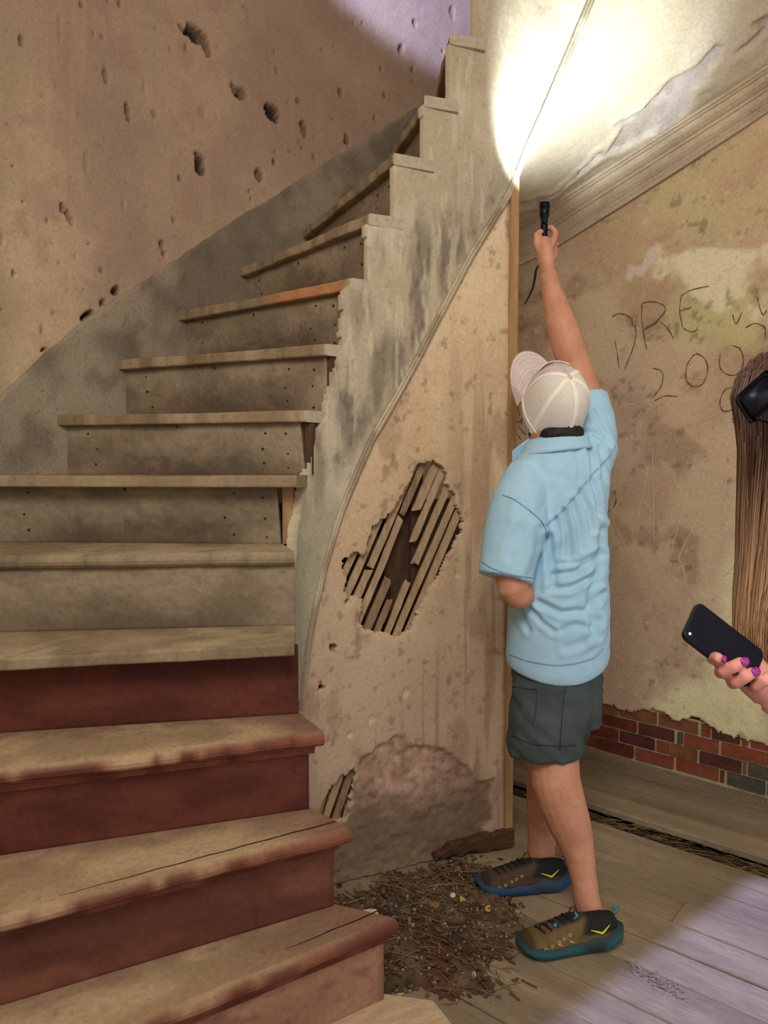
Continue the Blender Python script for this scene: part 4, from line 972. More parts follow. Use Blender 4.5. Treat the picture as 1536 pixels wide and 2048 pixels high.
for sgn in (1, -1):
    ellip(b, hd3(sgn * .077, -.004, -.016), (HL, HW, HU), (.010, .019, .032))   # ears
# left arm (hanging, forearm forward)
limb(b, [(1040, 985, 2.06, 40), (1030, 1080, 2.03, 37), (1022, 1150, 2.01, 34), (1027, 1180, 2.0, 31), (1036, 1193, 2.005, 26)])
limb(b, [(1037, 1193, 2.0, 26), (1050, 1186, 2.08, 27), (1066, 1172, 2.18, 23), (1078, 1160, 2.26, 19)])
limb(b, [(1078, 1160, 2.26, 19), (1086, 1154, 2.30, 21), (1096, 1150, 2.34, 16)])
for i, (dx, dy) in enumerate(((0, -12), (2, -5), (3, 3), (2, 10))): limb(b, [(1094 + dx, 1150 + dy, 2.335, 5.6), (1104 + dx, 1148 + dy, 2.36, 5.4), (1113 + dx, 1150 + dy, 2.365, 4.6)], 8)
limb(b, [(1086, 1140, 2.30, 6), (1092, 1130, 2.32, 5.5), (1100, 1128, 2.335, 5)], 8)
# right arm (raised)
limb(b, [(1186, 905, 2.20, 38), (1181, 840, 2.225, 33), (1164, 770, 2.255, 32), (1146, 722, 2.27, 31), (1135, 690, 2.265, 31.5), (1124, 655, 2.26, 30), (1113, 615, 2.25, 25), (1101, 570, 2.235, 18.5), (1095, 548, 2.23, 17.5)])
limb(b, [(1095, 550, 2.23, 17.5), (1092, 525, 2.222, 22), (1090, 503, 2.218, 22.5), (1089, 490, 2.216, 19)], flat=.72)
LT, LB = A(1089.5, 404, 2.235), A(1086.5, 520, 2.247)                      # axis of the flashlight
ld = (LT - LB) / np.linalg.norm(LT - LB)
def fing(pts, r=6.6): limb(b, [(*p, r - .5 * i) for i, p in enumerate(pts)], 9)
fing([(1080, 503, 2.214), (1073, 486, 2.212), (1073, 470, 2.213), (1082, 463, 2.224)], 7.8)     # thumb
fing([(1099, 498, 2.214), (1107, 480, 2.216), (1111, 466, 2.224), (1104, 456, 2.234), (1096, 455, 2.243)], 7.6)  # index
for q, (yy) in enumerate((488, 501, 513)):
    fing([(1104, yy + 4, 2.224), (1112, yy, 2.238), (1107, yy - 4, 2.258), (1094, yy - 4, 2.268), (1078, yy - 2, 2.260), (1071, yy, 2.244)], 6.6 - .4 * q)
man = bake('person', b, .0042, 5, SKIN, disp=lambda V, N: (fbm(V[:, 0] * 30, V[:, 1] * 30, V[:, 2] * 30, seed=600) - .5) * .002)
tag(man, 'man in light blue shirt, charcoal shorts and pale cap, right arm raised overhead', 'person')

# hair on the nape
HAIR = mat('black_hair', (14, 12, 12), (34, 29, 27), scale=60, rough=.6, bump=.6, bscale=140, stretch=(1, 1, .3))
hb = MB(); rings = []
for u in np.linspace(.03, -.088, 14):
    f = math.sqrt(max(.05, 1 - (u / .116) ** 2)); ring = []
    for w in np.linspace(math.radians(188), math.radians(352), 30): ring.append(hd3(.081 * f * math.cos(w) * 1.0, .099 * f * math.sin(w), u))
    for w in np.linspace(math.radians(352), math.radians(188), 30): ring.append(hd3(.066 * f * math.cos(w), .086 * f * math.sin(w), u))
    rings.append(ring)
hb.ring(rings); ellip(hb, A(1124, 868, 2.084), (np.array([1, 0, .10]), np.array([0, 1, 0]), np.array([-.10, 0, 1])), (.063, .034, .032)); hb.build('hair', HAIR, man, True)
# short hair fringe strands at the neckline
st = MB()
for i in range(420):
    w = math.radians(rs.uniform(196, 344)); u = rs.uniform(-.065, -.088); f = math.sqrt(1 - (u / .116) ** 2)
    p = hd3(.082 * f * math.cos(w), .100 * f * math.sin(w), u); q = hd3(.080 * f * math.cos(w + .03) , .0985 * f * math.sin(w + .03), u - rs.uniform(.008, .02))
    st.tube([p, (p + q) / 2, q], [.0011, .0009, .0003], 3)
tag(st.build('neck_hairs', HAIR, man), kind='stuff')

# cap ---------------------------------------------------------------------------------------
CAPG = mat('cap_twill', (196, 182, 180), (212, 199, 196), scale=30, rough=.9, bump=.2, bscale=220, fine=.05)
CAPW = mat('cap_mesh', (228, 224, 212), (244, 240, 230), scale=300, rough=.8, bump=.9, bscale=420, fine=.12)
CAPS = mat('cap_seam', (238, 232, 212), (246, 240, 224), scale=30, rough=.85, bump=.2, bscale=160, fine=.04)
def crown(az, t):
    """az 0 = front (bill), t 0 rim .. 1 button"""
    q = t * math.pi / 2; rr = math.cos(q) ** .72; a, bb = .088, .104; hgt = .122
    base = -.006 - .050 * (1 - math.cos(az)) * .5 * (1 - t)          # rim dips to the back
    return hd3(a * rr * math.sin(az), bb * rr * math.cos(az) + (.004 * math.cos(az)), base + (hgt - base) * math.sin(q) ** .93)
def panel(name, a0, a1, m, parent, t0=0.0, t1=1.0, off=.0, cut=None):
    na, nt_ = 26, 22; V = []; F = []
    for sft in (0, .0022):
        for az in np.linspace(a0, a1, na):
            for t in np.linspace(t0, t1 * .998, nt_):
                p = crown(az, t); d = p - hd3(0, 0, .0); d /= np.linalg.norm(d); V.append(p + d * (off - sft))
    g = gridfaces(na, nt_)
    if cut: g = [f for f in g if not cut(a0 + (a1 - a0) * (f[0] // nt_) / (na - 1), t0 + (t1 - t0) * (f[0] % nt_) / (nt_ - 1))]
    F = g + [tuple(reversed([i + na * nt_ for i in f])) for f in g]
    return obj(name, V, F, m, parent, True)
RD = math.radians
cap = panel('cap', RD(-62), RD(62), CAPG, man); cap['label'] = 'pale grey and white mesh-back baseball cap'
opening = lambda az, t: abs(abs(az) - math.pi) < RD(27) * math.sqrt(max(0, 1 - ((t - .05) / .20) ** 2)) and t < .25
for (a0, a1) in ((62, 118), (118, 180), (180, 242), (242, 298)): panel('mesh_panel', RD(a0), RD(a1), CAPW, cap, cut=opening)
def ribbon(name, pts, w, m, parent, th=.0022, n=None):
    pts = [np.asarray(p, float) for p in pts]; V = []; k = len(pts)
    for i, p in enumerate(pts):
        t = pts[min(i + 1, k - 1)] - pts[max(i - 1, 0)]; t /= np.linalg.norm(t); nn = n(p) if n else (p - HC); nn = nn / np.linalg.norm(nn); s_ = np.cross(t, nn); s_ /= np.linalg.norm(s_)
        for (a, c) in ((-w, -.001), (-w, th * .6), (-w * .5, th), (w * .5, th), (w, th * .6), (w, -.001)): V.append(p + s_ * a + nn * c)
    F = []
    for i in range(k - 1):
        for q in range(6): F.append((i * 6 + q, i * 6 + (q + 1) % 6, i * 6 + 6 + (q + 1) % 6, i * 6 + 6 + q))
    F += [tuple(range(6))[::-1], tuple(6 * (k - 1) + q for q in range(6))]
    return obj(name, V, F, m, parent, False)
for az in (62, 118, 180, 242, 298): ribbon('seam_tape', [crown(RD(az), t) for t in np.linspace(.24 if az == 180 else .0, .985, 20)], .0062, CAPS, cap)
ribbon('front_seam', [crown(0, t) for t in np.linspace(0, .985, 20)], .0028, CAPG, cap)
ribbon('sweatband', [crown(RD(a), .035) for a in np.linspace(30, 153, 30)], .008, CAPS, cap); ribbon('sweatband', [crown(RD(a), .035) for a in np.linspace(207, 330, 30)], .008, CAPS, cap)
ribbon('closure_edge', [crown(RD(180 + 28 * math.cos(q)), .04 + .21 * math.sin(q)) for q in np.linspace(0, math.pi, 26)], .0042, CAPS, cap)
ribbon('strap', [crown(RD(a), .02) for a in np.linspace(148, 212, 20)], .0065, CAPS, cap)
bt = MB(); ellip(bt, hd3(0, 0, .121), (HL, HW, HU), (.0085, .0085, .006)); bt.build('button', CAPG, cap, True)
V = []; nb1, nb2 = 34, 14                                                      # bill
for sft in (0, -.003):
    for a in np.linspace(-1, 1, nb1):
        az = a * RD(66)
        for t in np.linspace(0, 1, nb2):
            p0 = crown(az, .02); out = .118 * math.sqrt(max(0, 1 - abs(a) ** 2.6)) * t
            V.append(p0 + HW * (out + .004) + HL * (math.sin(az) * .006 * t) + HU * (sft - .018 * (a * a) * t - .012 * t * t + .004))
F = gridfaces(nb1, nb2) + [tuple(reversed([i + nb1 * nb2 for i in f])) for f in gridfaces(nb1, nb2)]
rimq = [i * nb2 + nb2 - 1 for i in range(nb1)]; F += [(rimq[i + 1], rimq[i], rimq[i] + nb1 * nb2, rimq[i + 1] + nb1 * nb2) for i in range(nb1 - 1)]
bill = obj('bill', V, F, CAPG, cap, True)
for r_ in (.35, .5, .65, .8, .93):
    ribbon('stitch_line', [np.array(V[i * nb2 + int(r_ * (nb2 - 1))]) for i in range(2, nb1 - 2)], .0006, CAPS, bill, .0006, n=lambda p: HU)
pt = [crown(RD(a), .40) + (HW * .004) for a in np.linspace(-34, 34, 12)]       # leather patch standing off the front
V = []
for i, a in enumerate(np.linspace(-36, 36, 14)):
    for t, off_ in ((.16, .0035), (.52, .006)):
        p = crown(RD(a), t); d = p - hd3(0, 0, 0); d /= np.linalg.norm(d); V += [p + d * off_, p + d * (off_ + .002)]
F = []
for i in range(13):
    a = i * 4; F += [(a, a + 4, a + 6, a + 2), (a + 1, a + 3, a + 7, a + 5), (a + 2, a + 6, a + 7, a + 3), (a, a + 1, a + 5, a + 4)]
F += [(0, 2, 3, 1), (52, 53, 55, 54)]
obj('patch', V, F, CAPS, cap)

# shirt --------------------------------------------------------------------------------------
SHIRT = mat('blue_shirt', (158, 200, 222), (170, 210, 230), scale=20, rough=.78, bump=.06, bscale=260, fine=.03, spec=.25)
b = MB()
def row(x, y, Y, hw, hd_): return (A(x, y, Y), PXM(hw, Y), hd_)
loft(b, [row(1113, 1338, 2.14, 100, .118), row(1114, 1322, 2.14, 103, .124), row(1116, 1250, 2.135, 101, .122), row(1117, 1180, 2.13, 97, .118), row(1120, 1100, 2.13, 88, .112), row(1122, 1040, 2.13, 88, .112), row(1121, 990, 2.13, 93, .11), row(1119, 950, 2.13, 96, .102), row(1117, 918, 2.13, 88, .09), row(1114, 897, 2.13, 64, .078), row(1112, 884, 2.13, 54, .074)], p=2.2)
limb(b, [(1052, 958, 2.09, 46), (1040, 1000, 2.06, 56), (1034, 1055, 2.035, 60)], 22)
P0, P1 = A(1040, 1000, 2.06), A(1010, 1157, 2.01)                               # left sleeve, wide and open below
b.tube([P0, P0 + (P1 - P0) * .3, P0 + (P1 - P0) * .65, P1], [PXM(57, 2.05), PXM(60, 2.04), PXM(59, 2.02), PXM(55, 2.01)], 28)
limb(b, [(1165, 925, 2.17, 58), (1186, 892, 2.195, 50), (1186, 850, 2.215, 41)], 22)
b.tube([A(1186, 880, 2.20), A(1182, 835, 2.22), A(1172, 795, 2.24)], [PXM(48, 2.2), PXM(45, 2.2), PXM(43, 2.2)], 24)
def shirt_disp(V, N):
    x, y, z = V[:, 0], V[:, 1], V[:, 2]
    back = ss(.2, -.5, N[:, 1]) * .6 + .4
    low = ss(1.12, 1.0, z); mid = ss(1.02, 1.08, z) * ss(1.27, 1.2, z); sl = ss(.44, .38, x) * ss(1.3, 1.2, z)
    g1 = fbm(x * 6 + z * 5, y * 4, (z - x) * 16, seed=610, oct=3) - .5; g2 = fbm(x * 24 + z * 6, y * 14, z * 4, seed=611, oct=2) - .5; g3 = fbm(x * 5, y * 5, z * 20 - x * 15, seed=612, oct=3) - .5
    d = (g1 * .014 * (.3 + mid) + g2 * .016 * mid * (1 - sl) + g3 * .022 * low * ss(.72, .80, z) * (1 - .5 * sl)) * (1 - .6 * sl)
    qx, qy = proj(V); vis = N[:, 1] < .35
    for (pts, dep, sg) in FOLDS:                                                  # single creases and the ridges beside them
        near = distpoly(qx, qy, pts, False) * 2.1 / FPX; s1 = sg * 2.1 / FPX
        d = d + np.where(vis, -dep * np.exp(-(near / s1) ** 2) + .55 * dep * np.exp(-((near - 2.1 * s1) / s1) ** 2), 0)
    return d * back
FOLDS = [([(1112, 1036), (1118, 1070), (1116, 1110)], .006, 4), ([(1127, 1020), (1136, 1065), (1138, 1115)], .008, 5), ([(1143, 1002), (1156, 1045), (1162, 1095)], .007, 5), ([(1160, 980), (1176, 1020), (1184, 1060)], .007, 4.5), ([(1182, 955), (1192, 990), (1196, 1030)], .006, 4),
         ([(1098, 1075), (1104, 1120), (1106, 1165)], .012, 7), ([(1110, 1150), (1150, 1146), (1198, 1108)], .009, 6), ([(1100, 1178), (1140, 1176), (1190, 1148)], .008, 5.5), ([(1078, 1204), (1120, 1226), (1168, 1222), (1204, 1186)], .009, 6), ([(1062, 1218), (1084, 1246), (1108, 1262)], .007, 4.5),
         ([(1118, 1128), (1160, 1124), (1196, 1100)], .005, 4), ([(1204, 1060), (1196, 1130), (1180, 1200), (1190, 1270)], .010, 8), ([(1120, 1262), (1150, 1250), (1180, 1255)], .005, 5), ([(1040, 1225), (1058, 1262)], .005, 5), ([(1130, 1290), (1170, 1280), (1196, 1240)], .005, 6),
         ([(1186, 822), (1200, 850), (1216, 884)], .008, 4.5), ([(1166, 862), (1192, 868), (1218, 892)], .008, 4), ([(1172, 880), (1184, 910), (1186, 945)], .007, 5), ([(1200, 895), (1206, 930), (1208, 960)], .006, 5), ([(1150, 900), (1162, 930), (1160, 960)], .005, 6), ([(1060, 930), (1090, 950), (1130, 955)], .003, 8), ([(1045, 1010), (1040, 1060), (1020, 1110)], .004, 9), ([(1085, 1060), (1078, 1110), (1060, 1150)], .005, 8)]
def shirt_post(V, N):
    k = ss(.86, .74, V[:, 2]); q = (V[:, 0] - A(1113, 1338, 2.14)[0]) / .147
    V = V.copy(); V[:, 2] += k * (.030 * q * q - .018 + .02 * np.clip(q, 0, 1) ** 2); return V
shirt = bake('shirt', b, .0055, 8, SHIRT, man, disp=shirt_disp, post=shirt_post); shirt['label'] = 'light blue short-sleeved button shirt'
from mathutils.bvhtree import BVHTree
def caster(o):
    me = o.data; return BVHTree.FromPolygons([v.co[:] for v in me.vertices], [p.vertices[:] for p in me.polygons])
bvh = caster(shirt)
def on(bv, x, y, off=.001):
    d = Vector(ray(x, y)).normalized(); h = bv.ray_cast(Vector((0, 0, CAMH)), d)
    return None if h[0] is None else (np.array(h[0]) + np.array(h[1]) * off, np.array(h[1]))
SEAM = mat('shirt_seam', (126, 166, 190), (142, 182, 206), scale=60, rough=.8, fine=.05)
def seam(name, pts, w, m, par, bv, th=.0016, off=.0016):
    Q = Path(pts, 8).q; R_ = [on(bv, x, y, off) for x, y in Q]; R_ = [r for r in R_ if r is not None]
    if len(R_) < 3: return
    P = np.array([r[0] for r in R_]); Nn = np.array([r[1] for r in R_])
    ok = [0] + [i for i in range(1, len(P)) if np.linalg.norm(P[i] - P[i - 1]) < .05]; P = P[ok]; Nn = Nn[ok]
    V = []; k = len(P)
    for i in range(k):
        t = P[min(i + 1, k - 1)] - P[max(i - 1, 0)]; t /= np.linalg.norm(t) + 1e-9; s_ = np.cross(t, Nn[i]); s_ /= np.linalg.norm(s_) + 1e-9
        for (a, c) in ((-w, -.001), (-w * .6, th), (w * .6, th), (w, -.001)): V.append(P[i] + s_ * a + Nn[i] * c)
    F = [(i * 4 + q, i * 4 + q + 1, i * 4 + 5 + q, i * 4 + 4 + q) for i in range(k - 1) for q in range(3)]
    return obj(name, V, F, m, par)
seam('yoke_seam', [(1092, 1050), (1130, 1015), (1180, 955), (1222, 908)], .0016, SEAM, shirt, bvh)
seam('armhole_seam', [(1006, 990), (1030, 1000), (1060, 1022), (1086, 1048), (1096, 1078)], .0018, SEAM, shirt, bvh)
seam('sleeve_hem_seam', [(964, 1122), (985, 1136), (1020, 1148), (1066, 1156)], .0014, SEAM, shirt, bvh)
seam('hem_seam', [(1020, 1308), (1060, 1322), (1120, 1330), (1180, 1318), (1206, 1296)], .0014, SEAM, shirt, bvh)
V = []; nc = 44; cN = A(1111, 889, 2.13)                                          # collar
for i, w in enumerate(np.linspace(RD(-232), RD(52), nc)):
    ca, sa = math.cos(w), math.sin(w); tilt = -.010 * ca * 0 + .012 * ca - .004 * sa; tip = max(0, -sa * 0 + (1 if i < 5 else 0)) * .0
    for (r_, z) in ((.066, .000), (.069, .020), (.075, .024), (.084, .012), (.095, -.014), (.099, -.021), (.092, -.024)):
        V.append(cN + np.array([r_ * 1.06 * ca, r_ * .96 * sa, z + tilt]))
F = gridfaces(nc, 7); F += [tuple(range(7)), tuple(reversed([7 * (nc - 1) + q for q in range(7)]))]
col_ = obj('collar', V, F, SHIRT, shirt, True)
pp = MB(); tp = A(1024, 902, 2.15)
pp.ring([[tp + np.array(q) for q in ((0, 0, 0), (.003, .01, -.03), (.012, .008, -.032), (.006, 0, .002))], [cN + np.array(q) for q in ((-.07, .03, .02), (-.075, .03, -.012), (-.06, .03, -.015), (-.06, .03, .02))]]); pp.build('collar_point', SHIRT, shirt)

# shorts -------------------------------------------------------------------------------------
SHORT = mat('charcoal_shorts', (58, 67, 68), (74, 83, 84), scale=16, rough=.9, bump=.12, bscale=240, fine=.06)
b = MB()
loft(b, [row(1112, 1440, 2.13, 86, .11), row(1112, 1400, 2.13, 90, .115), row(1113, 1345, 2.135, 88, .104), row(1114, 1290, 2.135, 82, .095), row(1114, 1262, 2.135, 78, .09)])
loft(b, [row(1088, 1502, 2.045, 71, .094), row(1089, 1480, 2.05, 73, .098), row(1098, 1420, 2.07, 80, .105), row(1104, 1370, 2.10, 80, .092)])
loft(b, [row(1110, 1488, 2.235, 60, .085), row(1116, 1420, 2.21, 66, .095), row(1120, 1370, 2.17, 62, .08)])
def short_disp(V, N):
    x, y, z = V[:, 0], V[:, 1], V[:, 2]
    return (fbm(x * 8 + z * 9, y * 6, (z + x * .8) * 16, seed=620, oct=3) - .5) * .034 + (fbm(x * 22, y * 22, z * 9, seed=621, oct=2) - .5) * .008
shorts = bake('shorts', b, .0065, 5, SHORT, man, disp=short_disp); shorts['label'] = 'dark grey cargo shorts'
bvs = caster(shorts); SSE = mat('shorts_seam', (44, 51, 52), (58, 66, 66), scale=60, rough=.9, fine=.05)
seam('hem_seam', [(1024, 1470), (1060, 1486), (1110, 1492), (1152, 1490)], .0014, SSE, shorts, bvs)
seam('pocket_seam', [(1020, 1372), (1045, 1378), (1072, 1380)], .002, SSE, shorts, bvs, .003); seam('pocket_seam', [(1074, 1380), (1072, 1420), (1066, 1450)], .0012, SSE, shorts, bvs)
seam('side_seam', [(1135, 1345), (1128, 1400), (1122, 1460), (1120, 1500)], .0012, SSE, shorts, bvs)

# shoes --------------------------------------------------------------------------------------
UPP = mat('shoe_upper', attr=True, rough=.85, bump=.3, bscale=160, fine=.2); SOLE = mat('shoe_sole', attr=True, rough=.7, bump=.15, bscale=90, fine=.12)
LACE = mat('black_lace', (22, 24, 26), (40, 44, 46), scale=60, rough=.85); BLUE = mat('blue_lace_lock', (58, 120, 168), (84, 150, 196), scale=60, rough=.6); EYE = mat('eyelet', (196, 178, 110), (214, 200, 140), scale=60, rough=.5)
LOGO = mat('lime_mark', (206, 226, 60), (220, 238, 80), scale=60, rough=.6, fine=0); TEAL = mat('teal_loop', (70, 120, 120), (96, 146, 140), scale=60, rough=.8)
def shoe(org, yaw, bluer, label):
    c, s_ = math.cos(yaw), math.sin(yaw)
    W = lambda p: np.array([org[0] + c * p[0] - s_ * p[1], org[1] + s_ * p[0] + c * p[1], org[2] + p[2]])
    xs = np.linspace(-.135, .142, 40)
    hw = lambda x: np.interp(x, [-.137, -.125, -.09, -.03, .03, .075, .11, .13, .143], [.004, .024, .034, .035, .043, .049, .043, .030, .004])
    zt = lambda x: np.interp(x, [-.137, -.12, -.09, -.05, -.02, .01, .05, .09, .12, .143], [.060, .088, .090, .088, .092, .086, .069, .055, .046, .028])
    n = 26; V = []; C_ = []
    for x in xs:
        for q in range(n):
            w = math.pi * q / (n - 1); ca, sa = math.cos(w), math.sin(w); y = hw(x) * np.sign(ca) * abs(ca) ** .7; z = .026 + (zt(x) - .026) * sa ** .75
            V.append(W((x, y, z)))
            blk = ss(-.005, -.03, x + (z - .055) * .5) * ss(.045, .055, z) + ss(.02, .03, z - .046 - (.05 - x) * .25) * ss(.085, .05, x) * 1.0 + ss(.105, .115, x) * .6
            cl = mix(L(96, 80, 50), L(118, 100, 62), vn(x * 90, z * 90)) if not bluer else mix(L(74, 56, 44), L(92, 72, 56), vn(x * 90, z * 90))
            C_.append(mix(cl, L(30, 32, 30), float(np.clip(blk, 0, 1))))
    F = gridfaces(len(xs), n); F += [tuple(reversed([i * n for i in range(len(xs))] + [i * n + n - 1 for i in reversed(range(len(xs)))]))]
    up = obj('shoe', V, F, UPP, man, True, np.array(C_)); up['label'] = label
    V = []; C_ = []; m = 14                                                       # chunky rocker sole
    xs2 = np.linspace(-.150, .150, 46)
    for x in xs2:
        hw2 = np.interp(x, [-.151, -.14, -.10, -.03, .04, .085, .12, .14, .151], [.006, .028, .042, .040, .048, .054, .048, .033, .006])
        z0 = .026 * max(0, (abs(x) - .07) / .08) ** 2; z1 = np.interp(x, [-.15, -.12, -.07, 0, .08, .15], [.056, .054, .046, .036, .036, .040]) + .003 * math.sin(x * 90)
        for q in range(m):
            w = 2 * math.pi * q / m; ca, sa = math.cos(w), math.sin(w); y = hw2 * np.sign(ca) * abs(ca) ** .5; z = (z0 + z1) / 2 + (z1 - z0) / 2 * np.sign(sa) * abs(sa) ** .45
            V.append(W((x, y, z)))
            tz = (z - z0) / (z1 - z0); br = ss(.25, .5, vn(x * 16 + 3, tz * 2.2)) * ss(1.0, .6, tz)
            base = L(38, 94, 100) if not bluer else L(34, 82, 122); C_.append(mix(L(44, 60, 66) if not bluer else L(54, 66, 88), base, float(br)))
    V2_ = MB(); V2_.ring([V[i * m:(i + 1) * m] for i in range(len(xs2))]); V2_.build('sole', SOLE, up, True, np.array(C_))
    side = -1 if True else 1
    lc = MB()
    for i, x in enumerate((.088, .070, .051, .032, .014)):                        # laces over the instep
        z = zt(x); lc.tube([W((x + .006, -hw(x) * .72, z - .018)), W((x + .002, -hw(x) * .35, z + .002)), W((x - .004, 0, z + .005)), W((x - .010, hw(x) * .35, z + .004)), W((x - .014, hw(x) * .72, z - .014))], .0028, 6)
        lc.tube([W((x - .012, -hw(x) * .72, z - .016)), W((x - .008, -hw(x) * .3, z + .006)), W((x + .006, hw(x) * .72, z - .014))], .0024, 6)
    lc.tube([W((.006, -.004, .088)), W((-.004, -.006, .108)), W((-.016, -.004, .112)), W((-.018, .002, .094))], .0018, 6)
    lc.build('laces', LACE, up, True)
    if not bluer:
        bl = MB(); bl.tube([W((.052, .012, zt(.052) + .006)), W((.044, .016, zt(.044) + .004))], .0055, 8); bl.build('lace_lock', BLUE, up, True)
        bl = MB(); bl.tube([W((-.002, .02, .092)), W((-.010, .022, .103)), W((-.004, .018, .108))], .004, 8); bl.build('lace_tab', BLUE, up, True)
    tl = MB(); tl.tube([W((-.126, -.006, .076)), W((-.140, -.007, .092)), W((-.136, -.007, .104)), W((-.122, -.006, .092))], .0032, 6, flat=1.6); tl.build('heel_loop', TEAL, up, True)
    lg = MB(); y_ = lambda x, z: -hw(x) * (max(.05, 1 - ((z - .026) / (zt(x) - .026)) ** 2.67)) ** .35 - .0016
    for x in (.086, .068, .048, .034, .016):
        e_ = MB(); cpt = np.array(W((x, -y_(x, zt(x) - .022), zt(x) - .022))); ta = W((x + 1, 0, 0)) - W((x, 0, 0))
        e_.tube([cpt + .0036 * (ta * math.cos(w) + np.array([0, 0, 1]) * math.sin(w)) for w in np.linspace(0, 2 * math.pi, 11)], .0011, 5, cap=False); e_.build('eyelet', EYE, up, True)
    lp = [(-.044, .064), (-.062, .059), (-.076, .054), (-.084, .060), (-.100, .071)]
    lg.tube([W((x, -y_(x, z), z)) for x, z in lp], [.0008, .0022, .003, .0022, .0008], 6); lg.build('side_mark', LOGO, up)
    if not bluer:
        for (x0, z0) in ((.052, .044), (.018, .046)):
            g = MB(); g.tube([W((x0, -y_(x0, z0) - .001, z0)), W((x0 - .014, -y_(x0 - .014, z0 - .007) - .001, z0 - .007))], [.0035, .002], 6); g.build('vent_slot', SKIN, up, True)
    return up
toe, heel = atz(1062, 1910, 0), atz(1226, 1893, 0); shoe((toe + heel) / 2 * np.array([1, 1, 0]) + np.array([-.004, .012, .001]), math.atan2(toe[1] - heel[1], toe[0] - heel[0]), False, 'olive and black hiking shoe with teal sole')
toe, heel = atz(974, 1792, 0), atz(1128, 1786, 0); shoe((toe + heel) / 2 * np.array([1, 1, 0]) + np.array([0, .03, .001]), math.atan2(toe[1] - heel[1], toe[0] - heel[0]), True, 'brown and black hiking shoe with blue sole')

# flashlight -----------------------------------------------------------------------------------
TOR = mat('black_anodised', (10, 12, 16), (22, 26, 34), scale=60, rough=.35, metal=.6, bump=.3, bscale=200)
lens = mat('torch_lens', (240, 244, 255), rough=.2, fine=0)
le = lens.node_tree.nodes['Principled BSDF']; le.inputs['Emission Color'].default_value = (.9, .95, 1, 1); le.inputs['Emission Strength'].default_value = 12
torch = empty('flashlight', tuple(LB), 'slim black flashlight held up in the raised right hand of the man', 'flashlight')
ln = np.linalg.norm(LT - LB); tb = MB()
tb.tube([LB + ld * ln * t for t in (0, .02, .55, .57, .60, .62)], [.0085, .0105, .0105, .0112, .0112, .0100], 20); tb.build('barrel', TOR, torch, True)
th_ = MB(); th_.tube([LB + ld * ln * t for t in (.60, .66, .72, .76, .80, .84, .90, .91, .94, .95, .985)], [.0095, .0105, .0115, .0140, .0146, .0146, .0146, .0160, .0160, .0150, .0156], 24, cap=True); th_.build('head', TOR, torch, True)
tl_ = MB(); tl_.tube([LT - ld * .0032, LT - ld * .0022], .0130, 20); tl_.build('lens', lens, torch)
kn = MB()
for t in np.linspace(.08, .52, 15): kn.tube([LB + ld * (ln * t - .0012), LB + ld * (ln * t + .0012)], .0112, 20)
kn.build('grip_rings', TOR, torch)
LANY = mat('black_webbing', (12, 12, 14), (26, 26, 30), scale=80, rough=.9, bump=.3, bscale=200)
la = MB(); la.tube([LB, A(1078, 528, 2.236), A(1072, 540, 2.225), A(1070, 555, 2.22), A(1066, 575, 2.22), A(1058, 593, 2.22), A(1050, 608, 2.222)], [.003, .004, .0048, .0048, .0042, .0036, .0022], 8, flat=.5); la.build('lanyard', LANY, torch, True)
lamp('flashlight_beam', 'SPOT', tuple(LT + ld * .012), tuple(LT + np.array([.16, .53, .68])), 150, (.82, .93, 1.0), spot_size=RD(67), spot_blend=.95, shadow_soft_size=.012)

# ------------------------------------------------------------------ the woman at the right edge of the view
SKW = mat('skin_fair', (206, 138, 126), (224, 160, 146), scale=14, rough=.55, bump=.05, bscale=90, fine=.05)
b = MB(); WY = 1.13
HWc = A(1606, 824, WY)                                                            # head, facing left
EX, EY, EZ = np.array([1., 0, 0]), np.array([0, 1., 0]), np.array([0, 0, 1.])
ellip(b, HWc, (EX, EY, EZ), (.070, .086, .086)); ellip(b, HWc + np.array([-.01, .045, -.06]), (EX, EY, EZ), (.045, .045, .055))   # she looks away from us
ellip(b, HWc + np.array([-.015, .092, -.022]), (EX, EY, EZ), (.010, .014, .018)); ellip(b, HWc + np.array([-.012, .082, -.07]), (EX, EY, EZ), (.02, .008, .008))
for sg in (1, -1): ellip(b, HWc + np.array([sg * .071, .0, -.02]), (EX, EY, EZ), (.008, .017, .028))
TC = np.array([.82, 1.16])
b.tube([HWc + np.array([.01, 0, -.05]), HWc + np.array([.03, .0, -.13]), np.array([.74, 1.15, 1.20]), np.array([TC[0], TC[1], 1.12])], [.05, .048, .052, .07], 16)
loft(b, [((TC[0] + .03, TC[1], .62), .10, .155), ((TC[0] + .03, TC[1], .74), .115, .165), ((TC[0] + .01, TC[1], .90), .095, .13), ((TC[0], TC[1], 1.03), .105, .15), ((TC[0], TC[1], 1.13), .095, .165), ((TC[0], TC[1], 1.17), .06, .12), ((TC[0], TC[1], 1.19), .045, .06)])
for sg in (1, -1):
    y0 = TC[1] + sg * .085
    b.tube([(TC[0] + .03, y0, .72), (TC[0] + .02, y0, .55), (TC[0] + .01, y0, .40), (TC[0] + .03, y0, .24), (TC[0] + .03, y0, .08), (TC[0] + .03, y0, .05)], [.085, .078, .056, .052, .034, .034], 16)
    b.tube([(TC[0] + .06, y0, .035), (TC[0] - .02, y0, .034), (TC[0] - .10, y0, .024), (TC[0] - .14, y0, .016)], [.032, .036, .034, .014], 12, flat=.7)
def limb3(pts, rad, n=14): b.tube([np.asarray(p, float) for p in pts], rad, n)
wr = A(1536, 1392, 1.085)
limb3([(TC[0], TC[1] - .15, 1.11), (TC[0] + .02, TC[1] - .19, 1.02), A(1720, 1420, 1.02), A(1655, 1440, 1.05)], [.045, .042, .034, .033])
